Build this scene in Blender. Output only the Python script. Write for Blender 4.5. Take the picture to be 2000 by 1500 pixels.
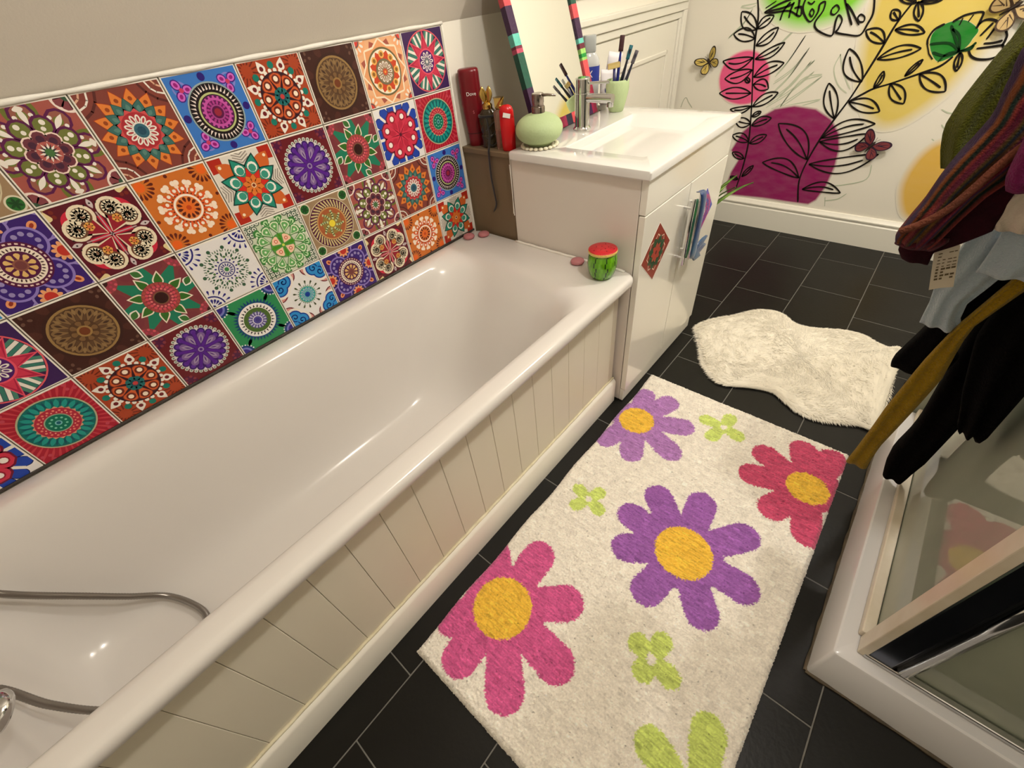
import bpy, bmesh, math, random
import numpy as np
from mathutils import Matrix, Vector
random.seed(7); rng = np.random.default_rng(7)
PI = math.pi
for o in list(bpy.data.objects): bpy.data.objects.remove(o)
SC = bpy.context.scene
COL = SC.collection

# ------------------------------------------------------------------ camera
CAM = np.array([1.18196, -1.06427, 1.21391])
RM = np.array([[0.757945, 0.645111, -0.096702], [-0.391638, 0.568579, 0.723421], [-0.52167, 0.510441, -0.683601]])
FPX = 827.96
cd = bpy.data.cameras.new('camera'); cam = bpy.data.objects.new('camera', cd); COL.objects.link(cam)
cd.sensor_fit = 'HORIZONTAL'; cd.sensor_width = 36.0; cd.lens = FPX / 2000 * 36.0
cd.clip_start = 0.02; cd.clip_end = 50
M = Matrix(((RM[0][0], RM[1][0], -RM[2][0], CAM[0]), (RM[0][1], RM[1][1], -RM[2][1], CAM[1]),
            (RM[0][2], RM[1][2], -RM[2][2], CAM[2]), (0, 0, 0, 1)))
cam.matrix_world = M
SC.camera = cam
def at(u, v, ax, val):
    """photo pixel -> world point on the plane coordinate[ax] == val"""
    d = np.array([(u - 1000) / FPX, -(v - 750) / FPX, 1.0]) @ RM
    t = (val - CAM[ax]) / d[ax]
    return CAM + t * d

# ------------------------------------------------------------------ light
w = bpy.data.worlds.new('world'); SC.world = w; w.use_nodes = True
w.node_tree.nodes['Background'].inputs[0].default_value = (0.9, 0.85, 0.75, 1)
w.node_tree.nodes['Background'].inputs[1].default_value = 0.05
SC.view_settings.view_transform = 'Standard'
SC.view_settings.look = 'None'
SC.view_settings.gamma = 1.0
SC.view_settings.use_curve_mapping = False
SC.view_settings.exposure = 0.0
def lamp(name, loc, power, col=(1.0, 0.958, 0.895), rad=0.045):
    l = bpy.data.lights.new(name, 'POINT'); l.energy = power; l.color = col; l.shadow_soft_size = rad
    o = bpy.data.objects.new(name, l); o.location = loc; COL.objects.link(o); return o
LAMPS = [(1.40, 0.67, 2.06), (1.38, -0.44, 2.06)]
lamp('ceiling_bulb', LAMPS[0], 42)
lamp('ceiling_bulb', LAMPS[1], 29)

# ------------------------------------------------------------------ helpers
def lin(c):
    """sRGB 0-255 -> linear rgba"""
    r = []
    for x in c[:3]:
        x = x / 255
        r.append(x / 12.92 if x <= 0.04045 else ((x + 0.055) / 1.055) ** 2.4)
    return (*r, 1.0)
MATS = {}
def mat(name, col=(200, 200, 200), rough=0.5, metal=0.0, spec=0.5, bump=0.0, bscale=60.0, var=0.0, vscale=8.0,
        trans=0.0, ior=1.45, coat=0.0, attr=None, sheen=0.0, col2=None, alpha=1.0, sss=0.0):
    """procedural principled material: noise colour variation between col and col2, noise bump, optional colour attribute"""
    if name in MATS: return MATS[name]
    m = bpy.data.materials.new(name); m.use_nodes = True; nt = m.node_tree; N = nt.nodes; L = nt.links
    b = N['Principled BSDF']
    b.inputs['Roughness'].default_value = rough; b.inputs['Metallic'].default_value = metal
    b.inputs['Specular IOR Level'].default_value = spec
    b.inputs['Transmission Weight'].default_value = trans; b.inputs['IOR'].default_value = ior
    b.inputs['Coat Weight'].default_value = coat; b.inputs['Coat Roughness'].default_value = 0.06
    b.inputs['Sheen Weight'].default_value = sheen; b.inputs['Alpha'].default_value = alpha
    b.inputs['Subsurface Weight'].default_value = sss; b.inputs['Subsurface Scale'].default_value = 0.02
    tc = N.new('ShaderNodeTexCoord')
    src = None
    if attr:
        a = N.new('ShaderNodeAttribute'); a.attribute_name = attr; src = a.outputs['Color']
    if var > 0:
        n = N.new('ShaderNodeTexNoise'); n.inputs['Scale'].default_value = vscale; n.inputs['Detail'].default_value = 5
        L.new(tc.outputs['Object'], n.inputs['Vector'])
        mx = N.new('ShaderNodeMix'); mx.data_type = 'RGBA'
        rp = N.new('ShaderNodeMapRange'); rp.inputs[1].default_value = 0.3; rp.inputs[2].default_value = 0.7
        rp.inputs[4].default_value = var
        L.new(n.outputs['Fac'], rp.inputs[0]); L.new(rp.outputs[0], mx.inputs[0])
        if src: L.new(src, mx.inputs[6])
        else: mx.inputs[6].default_value = lin(col)
        mx.inputs[7].default_value = lin(col2 if col2 else tuple(x * 0.6 for x in col))
        src = mx.outputs[2]
    if src: L.new(src, b.inputs['Base Color'])
    else: b.inputs['Base Color'].default_value = lin(col)
    if bump > 0:
        n = N.new('ShaderNodeTexNoise'); n.inputs['Scale'].default_value = bscale; n.inputs['Detail'].default_value = 4
        L.new(tc.outputs['Object'], n.inputs['Vector'])
        bp = N.new('ShaderNodeBump'); bp.inputs['Strength'].default_value = bump; bp.inputs['Distance'].default_value = 0.01
        L.new(n.outputs['Fac'], bp.inputs['Height']); L.new(bp.outputs['Normal'], b.inputs['Normal'])
    MATS[name] = m
    return m

def tag(o, label=None, cat=None, group=None, kind=None):
    if label: o['label'] = label
    if cat: o['category'] = cat
    if group: o['group'] = group
    if kind: o['kind'] = kind
    return o
def empty(name, loc=(0, 0, 0), rz=0):
    o = bpy.data.objects.new(name, None); o.location = loc; o.rotation_euler = (0, 0, rz); COL.objects.link(o); return o
def link(name, me, parent=None, loc=None):
    o = bpy.data.objects.new(name, me); COL.objects.link(o)
    if parent: o.parent = parent
    if loc is not None: o.location = loc
    return o
def obj(name, bm, m, parent=None, loc=None, smooth=False, angle=None):
    me = bpy.data.meshes.new(name); bm.normal_update(); bm.to_mesh(me); bm.free()
    for x in (m if isinstance(m, (list, tuple)) else [m]): me.materials.append(x)
    if smooth or angle:
        for p in me.polygons: p.use_smooth = True
    if angle: me.set_sharp_from_angle(angle=math.radians(angle))
    return link(name, me, parent, loc)
def box(bm, lo, hi, bev=0.0, seg=2, mi=0):
    lo = np.array(lo, float); hi = np.array(hi, float)
    n0 = len(bm.verts)
    r = bmesh.ops.create_cube(bm, size=1.0, matrix=Matrix.Translation(Vector((lo + hi) / 2)) @ Matrix.Diagonal((*(hi - lo), 1)))
    fs = {f for v in r['verts'] for f in v.link_faces}
    for f in fs: f.material_index = mi
    if bev > 0:
        es = list({e for v in r['verts'] for e in v.link_edges})
        bmesh.ops.bevel(bm, geom=es, offset=bev, segments=seg, affect='EDGES', profile=0.5)
    return bm
def bx(lo, hi, bev=0.0, seg=2): return box(bmesh.new(), lo, hi, bev, seg)
def lathe(bm, prof, n=32, mat4=None, mi=0, cap=True):
    """profile [(r,z)...] around local z"""
    rings = []
    T = mat4 or Matrix.Identity(4)
    for r, z in prof:
        if r < 1e-6: rings.append([bm.verts.new(T @ Vector((0, 0, z)))])
        else: rings.append([bm.verts.new(T @ Vector((r * math.cos(2 * PI * i / n), r * math.sin(2 * PI * i / n), z))) for i in range(n)])
    for a, b in zip(rings, rings[1:]):
        for i in range(n):
            j = (i + 1) % n
            if len(a) == 1 and len(b) == 1: continue
            if len(a) == 1: f = bm.faces.new((a[0], b[j], b[i]))
            elif len(b) == 1: f = bm.faces.new((a[i], a[j], b[0]))
            else: f = bm.faces.new((a[i], a[j], b[j], b[i]))
            f.material_index = mi
    if cap:
        for rg, flip in ((rings[0], True), (rings[-1], False)):
            if len(rg) > 1:
                f = bm.faces.new(rg[::-1] if flip else rg); f.material_index = mi
    return bm
def loft(bm, loops, cap0=True, cap1=True, mi=0, closed=True):
    R_ = [[bm.verts.new(Vector(p)) for p in lp] for lp in loops]
    n = len(R_[0])
    for a, b in zip(R_, R_[1:]):
        for i in range(n if closed else n - 1):
            j = (i + 1) % n
            bm.faces.new((a[i], a[j], b[j], b[i])).material_index = mi
    if cap0: bm.faces.new(R_[0][::-1]).material_index = mi
    if cap1: bm.faces.new(R_[-1]).material_index = mi
    return bm
def catmull(pts, k=8, closed=False):
    pts = [np.array(p, float) for p in pts]; out = []; n = len(pts)
    rngi = range(n) if closed else range(n - 1)
    for i in rngi:
        if closed: p0, p1, p2, p3 = pts[i - 1], pts[i], pts[(i + 1) % n], pts[(i + 2) % n]
        else: p0, p1, p2, p3 = pts[max(i - 1, 0)], pts[i], pts[i + 1], pts[min(i + 2, n - 1)]
        for j in range(k):
            t = j / k
            out.append(0.5 * (2 * p1 + (p2 - p0) * t + (2 * p0 - 5 * p1 + 4 * p2 - p3) * t * t + (3 * p1 - p0 - 3 * p2 + p3) * t ** 3))
    if not closed: out.append(pts[-1])
    return out
def tube(bm, pts, r, n=12, cap=True, mi=0):
    """sweep a circle (radius r or list) along points"""
    pts = [Vector(p) for p in pts]; m = len(pts)
    rr = r if isinstance(r, (list, tuple, np.ndarray)) else [r] * m
    up = Vector((0.123, 0.456, 0.88)); loops = []; prev = None
    for i, p in enumerate(pts):
        d = (pts[min(i + 1, m - 1)] - pts[max(i - 1, 0)]).normalized()
        if prev is None: a = d.cross(up).normalized()
        else: a = (prev - d * prev.dot(d)).normalized()
        prev = a; b = d.cross(a)
        loops.append([p + (a * math.cos(2 * PI * k / n) + b * math.sin(2 * PI * k / n)) * rr[i] for k in range(n)])
    return loft(bm, loops, cap, cap, mi)
def rrect(x0, x1, y0, y1, r, z, nc=10, ns=10, rn=None):
    """rounded rectangle loop (ccw) with a fixed number of points"""
    P = []
    q_ = r if rn is None else rn
    cs = [((x1 - q_, y0 + q_), -PI / 2, q_), ((x1 - r, y1 - r), 0, r), ((x0 + r, y1 - r), PI / 2, r), ((x0 + q_, y0 + q_), PI, q_)]
    for q, ((cx, cy), a0, r) in enumerate(cs):
        arc = [(cx + r * math.cos(a0 + PI / 2 * k / nc), cy + r * math.sin(a0 + PI / 2 * k / nc)) for k in range(nc + 1)]
        P += arc
        (nx, ny), na, nr = cs[(q + 1) % 4]
        s = arc[-1]; e = (nx + nr * math.cos(na), ny + nr * math.sin(na))
        for k in range(1, ns): P.append((s[0] + (e[0] - s[0]) * k / ns, s[1] + (e[1] - s[1]) * k / ns))
    return [(x, y, z) for x, y in P]
def colmesh(name, verts, faces, fcols, m, parent=None, loc=None, smooth=False):
    """mesh with a per-face colour attribute 'Col' (sRGB 0-255 in)"""
    me = bpy.data.meshes.new(name); me.from_pydata([tuple(map(float, v)) for v in verts], [], faces); me.update()
    at_ = me.color_attributes.new('Col', 'FLOAT_COLOR', 'CORNER')
    buf = []
    for p in me.polygons: buf += list(lin(fcols[p.index])) * p.loop_total
    at_.data.foreach_set('color', buf)
    me.materials.append(m)
    if smooth:
        for p in me.polygons: p.use_smooth = True
    return link(name, me, parent, loc)
# ------------------------------------------------------------------ the room shell
YF = 1.76; XR = 2.32; YN = -2.15; ZC = 2.25; SLX = 0.66        # far wall, right wall, near wall, ceiling, top of slope
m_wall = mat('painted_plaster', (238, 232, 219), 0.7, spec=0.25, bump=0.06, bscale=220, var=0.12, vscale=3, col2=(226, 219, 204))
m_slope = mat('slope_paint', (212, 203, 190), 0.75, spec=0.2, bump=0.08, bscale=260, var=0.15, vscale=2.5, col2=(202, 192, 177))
m_gloss = mat('gloss_white_paint', (240, 236, 224), 0.3, spec=0.5, var=0.1, vscale=5, col2=(226, 220, 204))
m_grout = mat('floor_grout', (120, 118, 112), 0.8, var=0.4, vscale=30)
m_ftile = mat('black_floor_tile', (24, 23, 20), 0.4, spec=0.27, bump=0.05, bscale=90, var=0.5, vscale=7, col2=(18, 17, 14))
m_caulk = mat('white_sealant', (240, 236, 226), 0.45, bump=0.3, bscale=40, var=0.3, vscale=25, col2=(205, 198, 182))
floor = tag(obj('floor', bx((0.0, YN, -0.05), (XR, YF, -0.0009)), m_grout), kind='structure')
PX, PY = 0.252, 0.328
me_t = bpy.data.meshes.new('floor_tile')
b_ = bx((-PX / 2 + 0.0012, -PY / 2 + 0.0012, -0.008), (PX / 2 - 0.0012, PY / 2 - 0.0012, 0.0), 0.0012, 1); b_.to_mesh(me_t); b_.free()
me_t.materials.append(m_ftile)
for ci in range(-2, 8):
    x0 = 0.475 + PX * ci
    off = 1.523 if ci % 2 == 0 else 1.362
    for k in range(-2, 12):
        y1 = off + PY * (-k)
        ylo, yhi = max(y1 - PY, YN if ci >= 0 else 0.66), min(y1, YF)
        xlo, xhi = max(x0, 0.0), min(x0 + PX, XR)
        if yhi - ylo < 0.03 or xhi - xlo < 0.03: continue
        full = abs(yhi - ylo - PY) < 1e-6 and abs(xhi - xlo - PX) < 1e-6
        if full:
            o = link('floor_tile', me_t, floor, ((xlo + xhi) / 2, (ylo + yhi) / 2, 0)); o.rotation_euler = (random.uniform(-1, 1) * 0.0008, random.uniform(-1, 1) * 0.0008, 0)
        else:
            obj('floor_tile', bx((xlo + 0.0012, ylo + 0.0012, -0.008), (xhi - 0.0012, yhi - 0.0012, 0.0), 0.0012, 1), m_ftile, floor)


def prism(bm, poly, axis, a, b):
    """extrude a 2D polygon along an axis; poly in the two other coordinates"""
    def P(p, t):
        c = list(p); c.insert(axis, t); return c
    return loft(bm, [[P(p, a) for p in poly], [P(p, b) for p in poly]])
# left wall: bends back slightly past the tiles
bm = bmesh.new()
XW = -0.009
pl = [(XW, YN), (XW, 0.25), (-0.055, YF), (-0.055, YF + 0.1), (-0.2, YF + 0.1), (-0.2, YN)]
prism(bm, pl, 2, 0.0, 1.16)
bmesh.ops.recalc_face_normals(bm, faces=bm.faces)
wall_left = tag(obj('wall_left', bm, m_wall), kind='structure')
# ceiling: the steep slope springing from the wall head, then the flat
bm = bmesh.new()
prism(bm, [(-0.055, 1.152), (-0.2, 1.152), (-0.2, ZC + 0.1), (XR + 0.1, ZC + 0.1), (XR + 0.1, ZC), (SLX, ZC), (XW, 1.152)], 1, YN - 0.1, YF + 0.1)
bmesh.ops.recalc_face_normals(bm, faces=bm.faces)
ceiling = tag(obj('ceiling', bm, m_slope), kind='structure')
wall_far = tag(obj('wall_far', bx((-0.2, YF, 0), (XR + 0.1, YF + 0.1, ZC)), m_wall), kind='structure')
tag(obj('wall_right', bx((XR, YN - 0.1, 0), (XR + 0.1, YF + 0.1, ZC)), m_wall), kind='structure')
tag(obj('wall_near', bx((-0.2, YN - 0.1, 0), (XR + 0.1, YN, ZC)), m_wall), kind='structure')
# far baseboard: tall board with a moulded top
bm = bmesh.new()
prof = [(YF, 0.0), (YF - 0.018, 0.0), (YF - 0.018, 0.112), (YF - 0.013, 0.117), (YF - 0.013, 0.123), (YF - 0.019, 0.128), (YF - 0.019, 0.134), (YF - 0.012, 0.142), (YF - 0.008, 0.15), (YF, 0.152)]
prism(bm, prof, 0, -0.05, XR)
bmesh.ops.recalc_face_normals(bm, faces=bm.faces)
tag(obj('baseboard_far', bm, m_gloss, angle=40), kind='structure')
# pipe boxing behind the basin
m_box = mat('taupe_boxing_paint', (122, 104, 80), 0.5, spec=0.35, var=0.25, vscale=4, col2=(108, 92, 70))
bm = bx((XW, 0.018, 0.0), (0.203, 0.64, 0.815)); box(bm, (XW, 0.012, 0.815), (0.206, 0.645, 0.831), 0.002, 1)
trim_1 = tag(obj('trim_1', bm, m_box), kind='structure')
# eaves cupboard door in the left wall
def wallx(y): return XW if y < 0.25 else XW + (y - 0.25) / (YF - 0.25) * (-0.055 - XW)
ang = math.atan2(0.046, YF - 0.25)
door_1 = tag(empty('door_1', (wallx(1.2), 1.2, 0), ang), kind='structure')
def dbox(name, y0, y1, z0, z1, x0, x1, bev=0.003):
    return obj(name, bx((x0, y0 - 1.2, z0), (x1, y1 - 1.2, z1), bev, 2), m_gloss, door_1)
Y0, Y1, ZT = 0.72, 1.70, 1.03
dbox('door_frame', Y0 - 0.06, Y1 + 0.045, ZT, ZT + 0.035, 0.0, 0.024)
dbox('door_frame', Y0 - 0.06, Y1 + 0.045, ZT - 0.03, ZT - 0.002, 0.0, 0.014)
dbox('door_frame', Y0 - 0.06, Y1 + 0.03, ZT + 0.035, ZT + 0.055, 0.0, 0.034)
dbox('door_frame', Y1, Y1 + 0.045, 0.0, ZT, 0.0, 0.024)
dbox('door_frame', Y1 - 0.02, Y1 - 0.002, 0.0, ZT - 0.03, 0.0, 0.014)
dbox('door_frame', Y0 - 0.06, Y0, 0.0, ZT, 0.0, 0.024)
dl = dbox('door_leaf', Y0 + 0.004, Y1 - 0.024, 0.02, ZT - 0.036, 0.0, 0.006, 0.001)
for (y0, y1, z0, z1) in ((Y0 + 0.1, Y1 - 0.12, ZT - 0.165, ZT - 0.145), (Y0 + 0.1, Y1 - 0.12, 0.15, 0.17), (Y0 + 0.1, Y0 + 0.12, 0.15, ZT - 0.145), (Y1 - 0.14, Y1 - 0.12, 0.15, ZT - 0.145)):
    dbox('panel_moulding', y0, y1, z0, z1, 0.004, 0.013, 0.004)

# ------------------------------------------------------------------ printed wall tiles
m_print = mat('printed_tile_glaze', (255, 255, 255), 0.32, spec=0.5, attr='Col', bump=0.05, bscale=300)
W_ = (236, 228, 216)
class Tile:
    def __init__(s, bg): s.P = []; s.k = 0; s.sq(1, bg); s.T = None
    def put(s, pts, col):
        pts = [np.array(p, float) for p in pts]
        if s.T is not None: pts = [s.T(p) for p in pts]
        for ax in (0, 1):
            for sg in (1, -1):
                out = []
                for i in range(len(pts)):
                    a, b = pts[i - 1], pts[i]; da, db = 1 - sg * a[ax], 1 - sg * b[ax]
                    if (da >= 0) != (db >= 0): out.append(a + (b - a) * (da / (da - db)))
                    if db >= 0: out.append(b)
                pts = out
                if len(pts) < 3: return
        s.P.append((pts, col, s.k))
    def lay(s): s.k += 1; return s
    def sq(s, h, col):
        s.T = None; s.put([(-h, -h), (h, -h), (h, h), (-h, h)], col); s.k += 1; return s
    def disc(s, r, col, c=(0, 0), n=40):
        s.put([(c[0] + r * math.cos(2 * PI * i / n), c[1] + r * math.sin(2 * PI * i / n)) for i in range(n)], col); s.k += 1; return s
    def ring(s, r0, r1, col, n=48, dash=1.0, ph=0, c=(0, 0)):
        for i in range(n):
            a = 2 * PI * (i + ph) / n; b = a + 2 * PI / n * dash
            s.put([(c[0] + r * math.cos(t), c[1] + r * math.sin(t)) for r, t in ((r0, a), (r1, a), (r1, b), (r0, b))], col)
        s.k += 1; return s
    def pet(s, n, r0, r1, w, col, ph=0.0, kind='oval', c=(0, 0), line=None, lw=0.02):
        """n petals from radius r0 to r1, half width w; line draws an outline in another colour below"""
        if line is not None: s.pet(n, r0 - lw, r1 + lw * 1.3, w + lw, line, ph, kind, c)
        for i in range(n):
            a = 2 * PI * (i + ph) / n; ca, sa = math.cos(a), math.sin(a); pts = []
            m = 12
            for j in range(2 * m):
                t = j / m if j < m else (2 * m - j) / m
                sg = 1 if j < m else -1
                if kind == 'oval': q = math.sqrt(max(0, 1 - (2 * t - 1) ** 2))
                elif kind == 'leaf': q = math.sin(PI * t)
                elif kind == 'drop': q = math.sqrt(max(0, 1 - ((t - 0.7) / 0.3) ** 2)) if t > 0.7 else t / 0.7
                elif kind == 'tip': q = math.sqrt(max(0, 1 - ((t - 0.35) / 0.35) ** 2)) if t < 0.35 else 1 - ((t - 0.35) / 0.65) ** 1.3
                elif kind == 'bar': q = 1.0
                elif kind == 'tri': q = 1 - t
                r = r0 + (r1 - r0) * t
                pts.append((c[0] + r * ca - sg * w * q * sa, c[1] + r * sa + sg * w * q * ca))
            s.put(pts, col)
        s.k += 1; return s
    def dots(s, n, R, r, col, ph=0.0, c=(0, 0)):
        for i in range(n):
            a = 2 * PI * (i + ph) / n
            s.put([(c[0] + R * math.cos(a) + r * math.cos(2 * PI * k / 10), c[1] + R * math.sin(a) + r * math.sin(2 * PI * k / 10)) for k in range(10)], col)
        s.k += 1; return s
    def star(s, n, R, r, col, ph=0.0, c=(0, 0)):
        cc = np.array(c)
        ps = [cc + (R if i % 2 == 0 else r) * np.array([math.cos(PI * i / n + 2 * PI * ph / n), math.sin(PI * i / n + 2 * PI * ph / n)]) for i in range(2 * n)]
        for i in range(2 * n): s.put([cc, ps[i], ps[(i + 1) % (2 * n)]], col)
        s.k += 1; return s
    def line(s, pts, w, col):
        pts = [np.array(p, float) for p in pts]
        for a, b in zip(pts, pts[1:]):
            d = b - a; l = np.linalg.norm(d)
            if l < 1e-6: continue
            nrm = np.array([-d[1], d[0]]) / l * w; e = d / l * w * 0.4
            s.put([a - nrm - e, b - nrm + e, b + nrm + e, a + nrm - e], col)
        s.k += 1; return s
    def corners(s, fn):
        k0 = s.k; km = k0
        for q in range(4):
            a = PI / 2 * q; ca, sa = math.cos(a), math.sin(a)
            s.T = lambda p, ca=ca, sa=sa: np.array([p[0] * ca - p[1] * sa, p[0] * sa + p[1] * ca])
            s.k = k0; fn(s); km = max(km, s.k)
        s.T = None; s.k = km; return s
def spiral(cx, cy, r, turns, a0, sgn=1, n=22):
    return [(cx + r * (1 - 0.85 * i / n) * math.cos(a0 + sgn * 2 * PI * turns * i / n), cy + r * (1 - 0.85 * i / n) * math.sin(a0 + sgn * 2 * PI * turns * i / n)) for i in range(n + 1)]

D = {}
def t_star():
    t = Tile((58, 26, 84)); t.disc(1.0, (226, 92, 100)).disc(0.96, (60, 30, 70))
    for q in range(8):
        a = 2 * PI * (q + 0.5) / 8
        for j, (o_, c_) in enumerate(((-0.2, (70, 130, 110)), (-0.1, W_), (0.0, (55, 120, 105)), (0.1, W_), (0.2, (70, 130, 110)))):
            t.line([(0.45 * math.cos(a) - o_ * math.sin(a), 0.45 * math.sin(a) + o_ * math.cos(a)), (0.92 * math.cos(a) - o_ * math.sin(a), 0.92 * math.sin(a) + o_ * math.cos(a))], 0.045, c_); t.k -= 1
    t.lay(); t.star(8, 1.0, 0.46, (228, 82, 104)).star(8, 0.9, 0.42, (176, 30, 66)).star(8, 0.72, 0.4, (206, 52, 80), 0.0)
    t.disc(0.42, (228, 82, 104)).disc(0.37, (78, 22, 104)).pet(10, 0.13, 0.33, 0.055, W_).pet(10, 0.16, 0.28, 0.025, (90, 50, 120)).disc(0.13, (120, 124, 130)).disc(0.05, W_); return t
def t_peach():
    t = Tile((236, 178, 132)); t.star(8, 1.02, 0.78, (170, 86, 70), 0.5).star(8, 1.02, 0.84, (246, 226, 196), 0.0).star(8, 0.95, 0.78, (232, 160, 108))
    t.corners(lambda s: (s.disc(0.42, (240, 170, 120), (1, 1)), s.pet(12, 0.2, 0.36, 0.04, W_, 0, 'oval', (1, 1)), s.disc(0.18, (120, 84, 80), (1, 1)), s.disc(0.13, (214, 60, 50), (1, 1))))
    t.disc(0.74, (110, 100, 66)).disc(0.68, (246, 232, 208)).star(8, 0.66, 0.5, (206, 70, 36), 0.5).dots(8, 0.53, 0.12, (236, 176, 90)).dots(8, 0.53, 0.065, (150, 100, 40))
    t.disc(0.4, (116, 110, 84)).disc(0.34, (150, 120, 90)).pet(12, 0.12, 0.33, 0.055, W_, 0, 'drop').pet(12, 0.18, 0.3, 0.02, (160, 120, 90)).disc(0.1, (206, 80, 50)).disc(0.04, (240, 160, 60)); return t
def t_brown():
    t = Tile((62, 28, 22)); t.pet(8, 0.8, 1.25, 0.12, (76, 38, 30), 0.5, 'leaf').disc(0.86, (56, 26, 20)).disc(0.78, (150, 118, 70)).disc(0.72, (96, 68, 44)).pet(16, 0.3, 0.7, 0.09, (128, 98, 62), 0, 'drop', line=(70, 44, 28)).pet(16, 0.46, 0.64, 0.035, (66, 42, 28), 0, 'leaf').pet(16, 0.5, 0.7, 0.04, (140, 110, 70), 0.5, 'leaf')
    t.disc(0.34, (84, 56, 34)).pet(8, 0.1, 0.32, 0.07, (120, 88, 54), 0, 'drop').disc(0.17, (150, 116, 66)).disc(0.12, (110, 54, 26)).corners(lambda s: s.pet(3, 0.05, 0.16, 0.04, (104, 72, 60), 0.1, 'oval', (0.84, 0.84))); return t
def t_dots():
    t = Tile((168, 66, 34)); t.corners(lambda s: (s.pet(14, 0.16, 0.42, 0.02, (110, 36, 20), 0, 'bar', (0.78, 0.78)),))
    t.pet(8, 0.72, 1.06, 0.13, W_, 0.5, 'tip').dots(8, 0.84, 0.065, (110, 30, 34), 0.5)
    t.dots(8, 0.84, 0.1, (20, 118, 102), 0.0).dots(26, 0.7, 0.06, W_).disc(0.67, (52, 22, 34)).pet(8, 0.16, 0.63, 0.19, (206, 92, 46), 0, 'drop', line=(120, 44, 30)).dots(8, 0.47, 0.13, (110, 40, 26)).dots(8, 0.48, 0.075, (244, 224, 200))
    t.dots(8, 0.17, 0.09, (30, 106, 106)).disc(0.13, (26, 78, 88)).disc(0.07, (190, 60, 60)); return t
def t_blue():
    t = Tile((60, 118, 196))
    def c(s):
        s.disc(0.2, (128, 130, 206), (0.68, 0.68)).disc(0.14, (60, 118, 196), (0.7, 0.7))
        s.pet(3, 0.02, 0.3, 0.12, (70, 30, 130), -0.125 + 0.375, 'oval', (0.66, 0.66)).pet(3, 0.05, 0.27, 0.09, (206, 104, 196), 0.25, 'oval', (0.66, 0.66)).pet(3, 0.1, 0.22, 0.045, (150, 20, 120), 0.25, 'oval', (0.66, 0.66)).disc(0.06, (200, 60, 100), (0.66, 0.66))
        s.disc(0.1, (44, 26, 116), (0.88, 0.0))
    t.corners(c).disc(0.76, (150, 168, 168)).disc(0.72, (24, 14, 20)).pet(40, 0.56, 0.71, 0.03, (230, 214, 206), 0, 'tri').disc(0.54, (30, 16, 22)).disc(0.5, (184, 190, 126)).disc(0.45, (30, 14, 24)).disc(0.42, (196, 84, 164)).dots(20, 0.4, 0.04, (90, 18, 84)).disc(0.3, (100, 18, 84)).pet(16, 0.2, 0.3, 0.03, (176, 60, 140)).disc(0.2, (168, 70, 140)).disc(0.16, (90, 16, 70)).disc(0.1, (150, 40, 60)); return t
def t_sun():
    t = Tile((128, 62, 52))
    t.corners(lambda s: (s.line([(0.98, 0.5), (0.78, 0.6), (0.6, 0.78), (0.5, 0.98)], 0.03, (90, 40, 36)), s.line([(1, 0.68), (0.84, 0.74), (0.74, 0.84), (0.68, 1)], 0.02, W_), s.line([(1, 0.84), (0.9, 0.9), (0.84, 1)], 0.02, (220, 170, 140))))
    t.pet(14, 0.5, 0.96, 0.16, (222, 126, 54), 0, 'tip', line=(166, 58, 28)).dots(14, 0.74, 0.05, (150, 66, 24)).pet(14, 0.35, 0.74, 0.15, (60, 106, 100), 0.5, 'tip', line=(40, 76, 70)).pet(14, 0.46, 0.62, 0.05, (88, 130, 120), 0.5, 'leaf').star(14, 0.52, 0.44, (206, 80, 80)).disc(0.43, (172, 46, 54)).pet(14, 0.14, 0.38, 0.06, W_, 0, 'oval').pet(14, 0.2, 0.34, 0.024, (172, 60, 66)).disc(0.17, (54, 100, 116)).disc(0.1, (36, 76, 96)); return t
def t_lattice():
    t = Tile((164, 84, 74)); t.pet(12, 0.55, 1.1, 0.1, (106, 112, 44), 0.5, 'leaf')
    t.dots(8, 0.82, 0.26, (92, 22, 74), 0).dots(8, 0.82, 0.2, (150, 90, 74), 0).dots(8, 0.8, 0.1, (112, 122, 50), 0).dots(16, 0.8, 0.045, W_, 0.5).dots(8, 0.58, 0.24, (92, 22, 74), 0.5).dots(8, 0.58, 0.18, (110, 116, 54), 0.5).dots(8, 0.66, 0.06, W_, 0.5).dots(8, 0.52, 0.05, W_, 0.5).star(4, 0.0, 0.0, W_)
    t.pet(8, 0.6, 0.98, 0.06, W_, 0.0, 'leaf')
    t.corners(lambda s: (s.disc(0.34, (240, 220, 208), (1, 1)), s.pet(8, 0.0, 0.3, 0.11, (130, 64, 70), 0.5, 'drop', (1, 1)), s.disc(0.1, (54, 84, 62), (1, 1)), s.pet(2, 0.0, 0.14, 0.1, (236, 226, 214), 0.0, 'leaf', (1, 0))))
    t.dots(8, 0.33, 0.17, (240, 214, 200), 0).disc(0.36, (240, 214, 200)).dots(8, 0.33, 0.135, (108, 50, 62), 0).dots(8, 0.3, 0.08, (70, 34, 56), 0).disc(0.24, (178, 92, 84)).star(10, 0.22, 0.1, W_).star(10, 0.2, 0.08, (40, 40, 50), 0.5).disc(0.09, (70, 112, 62)); return t
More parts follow.
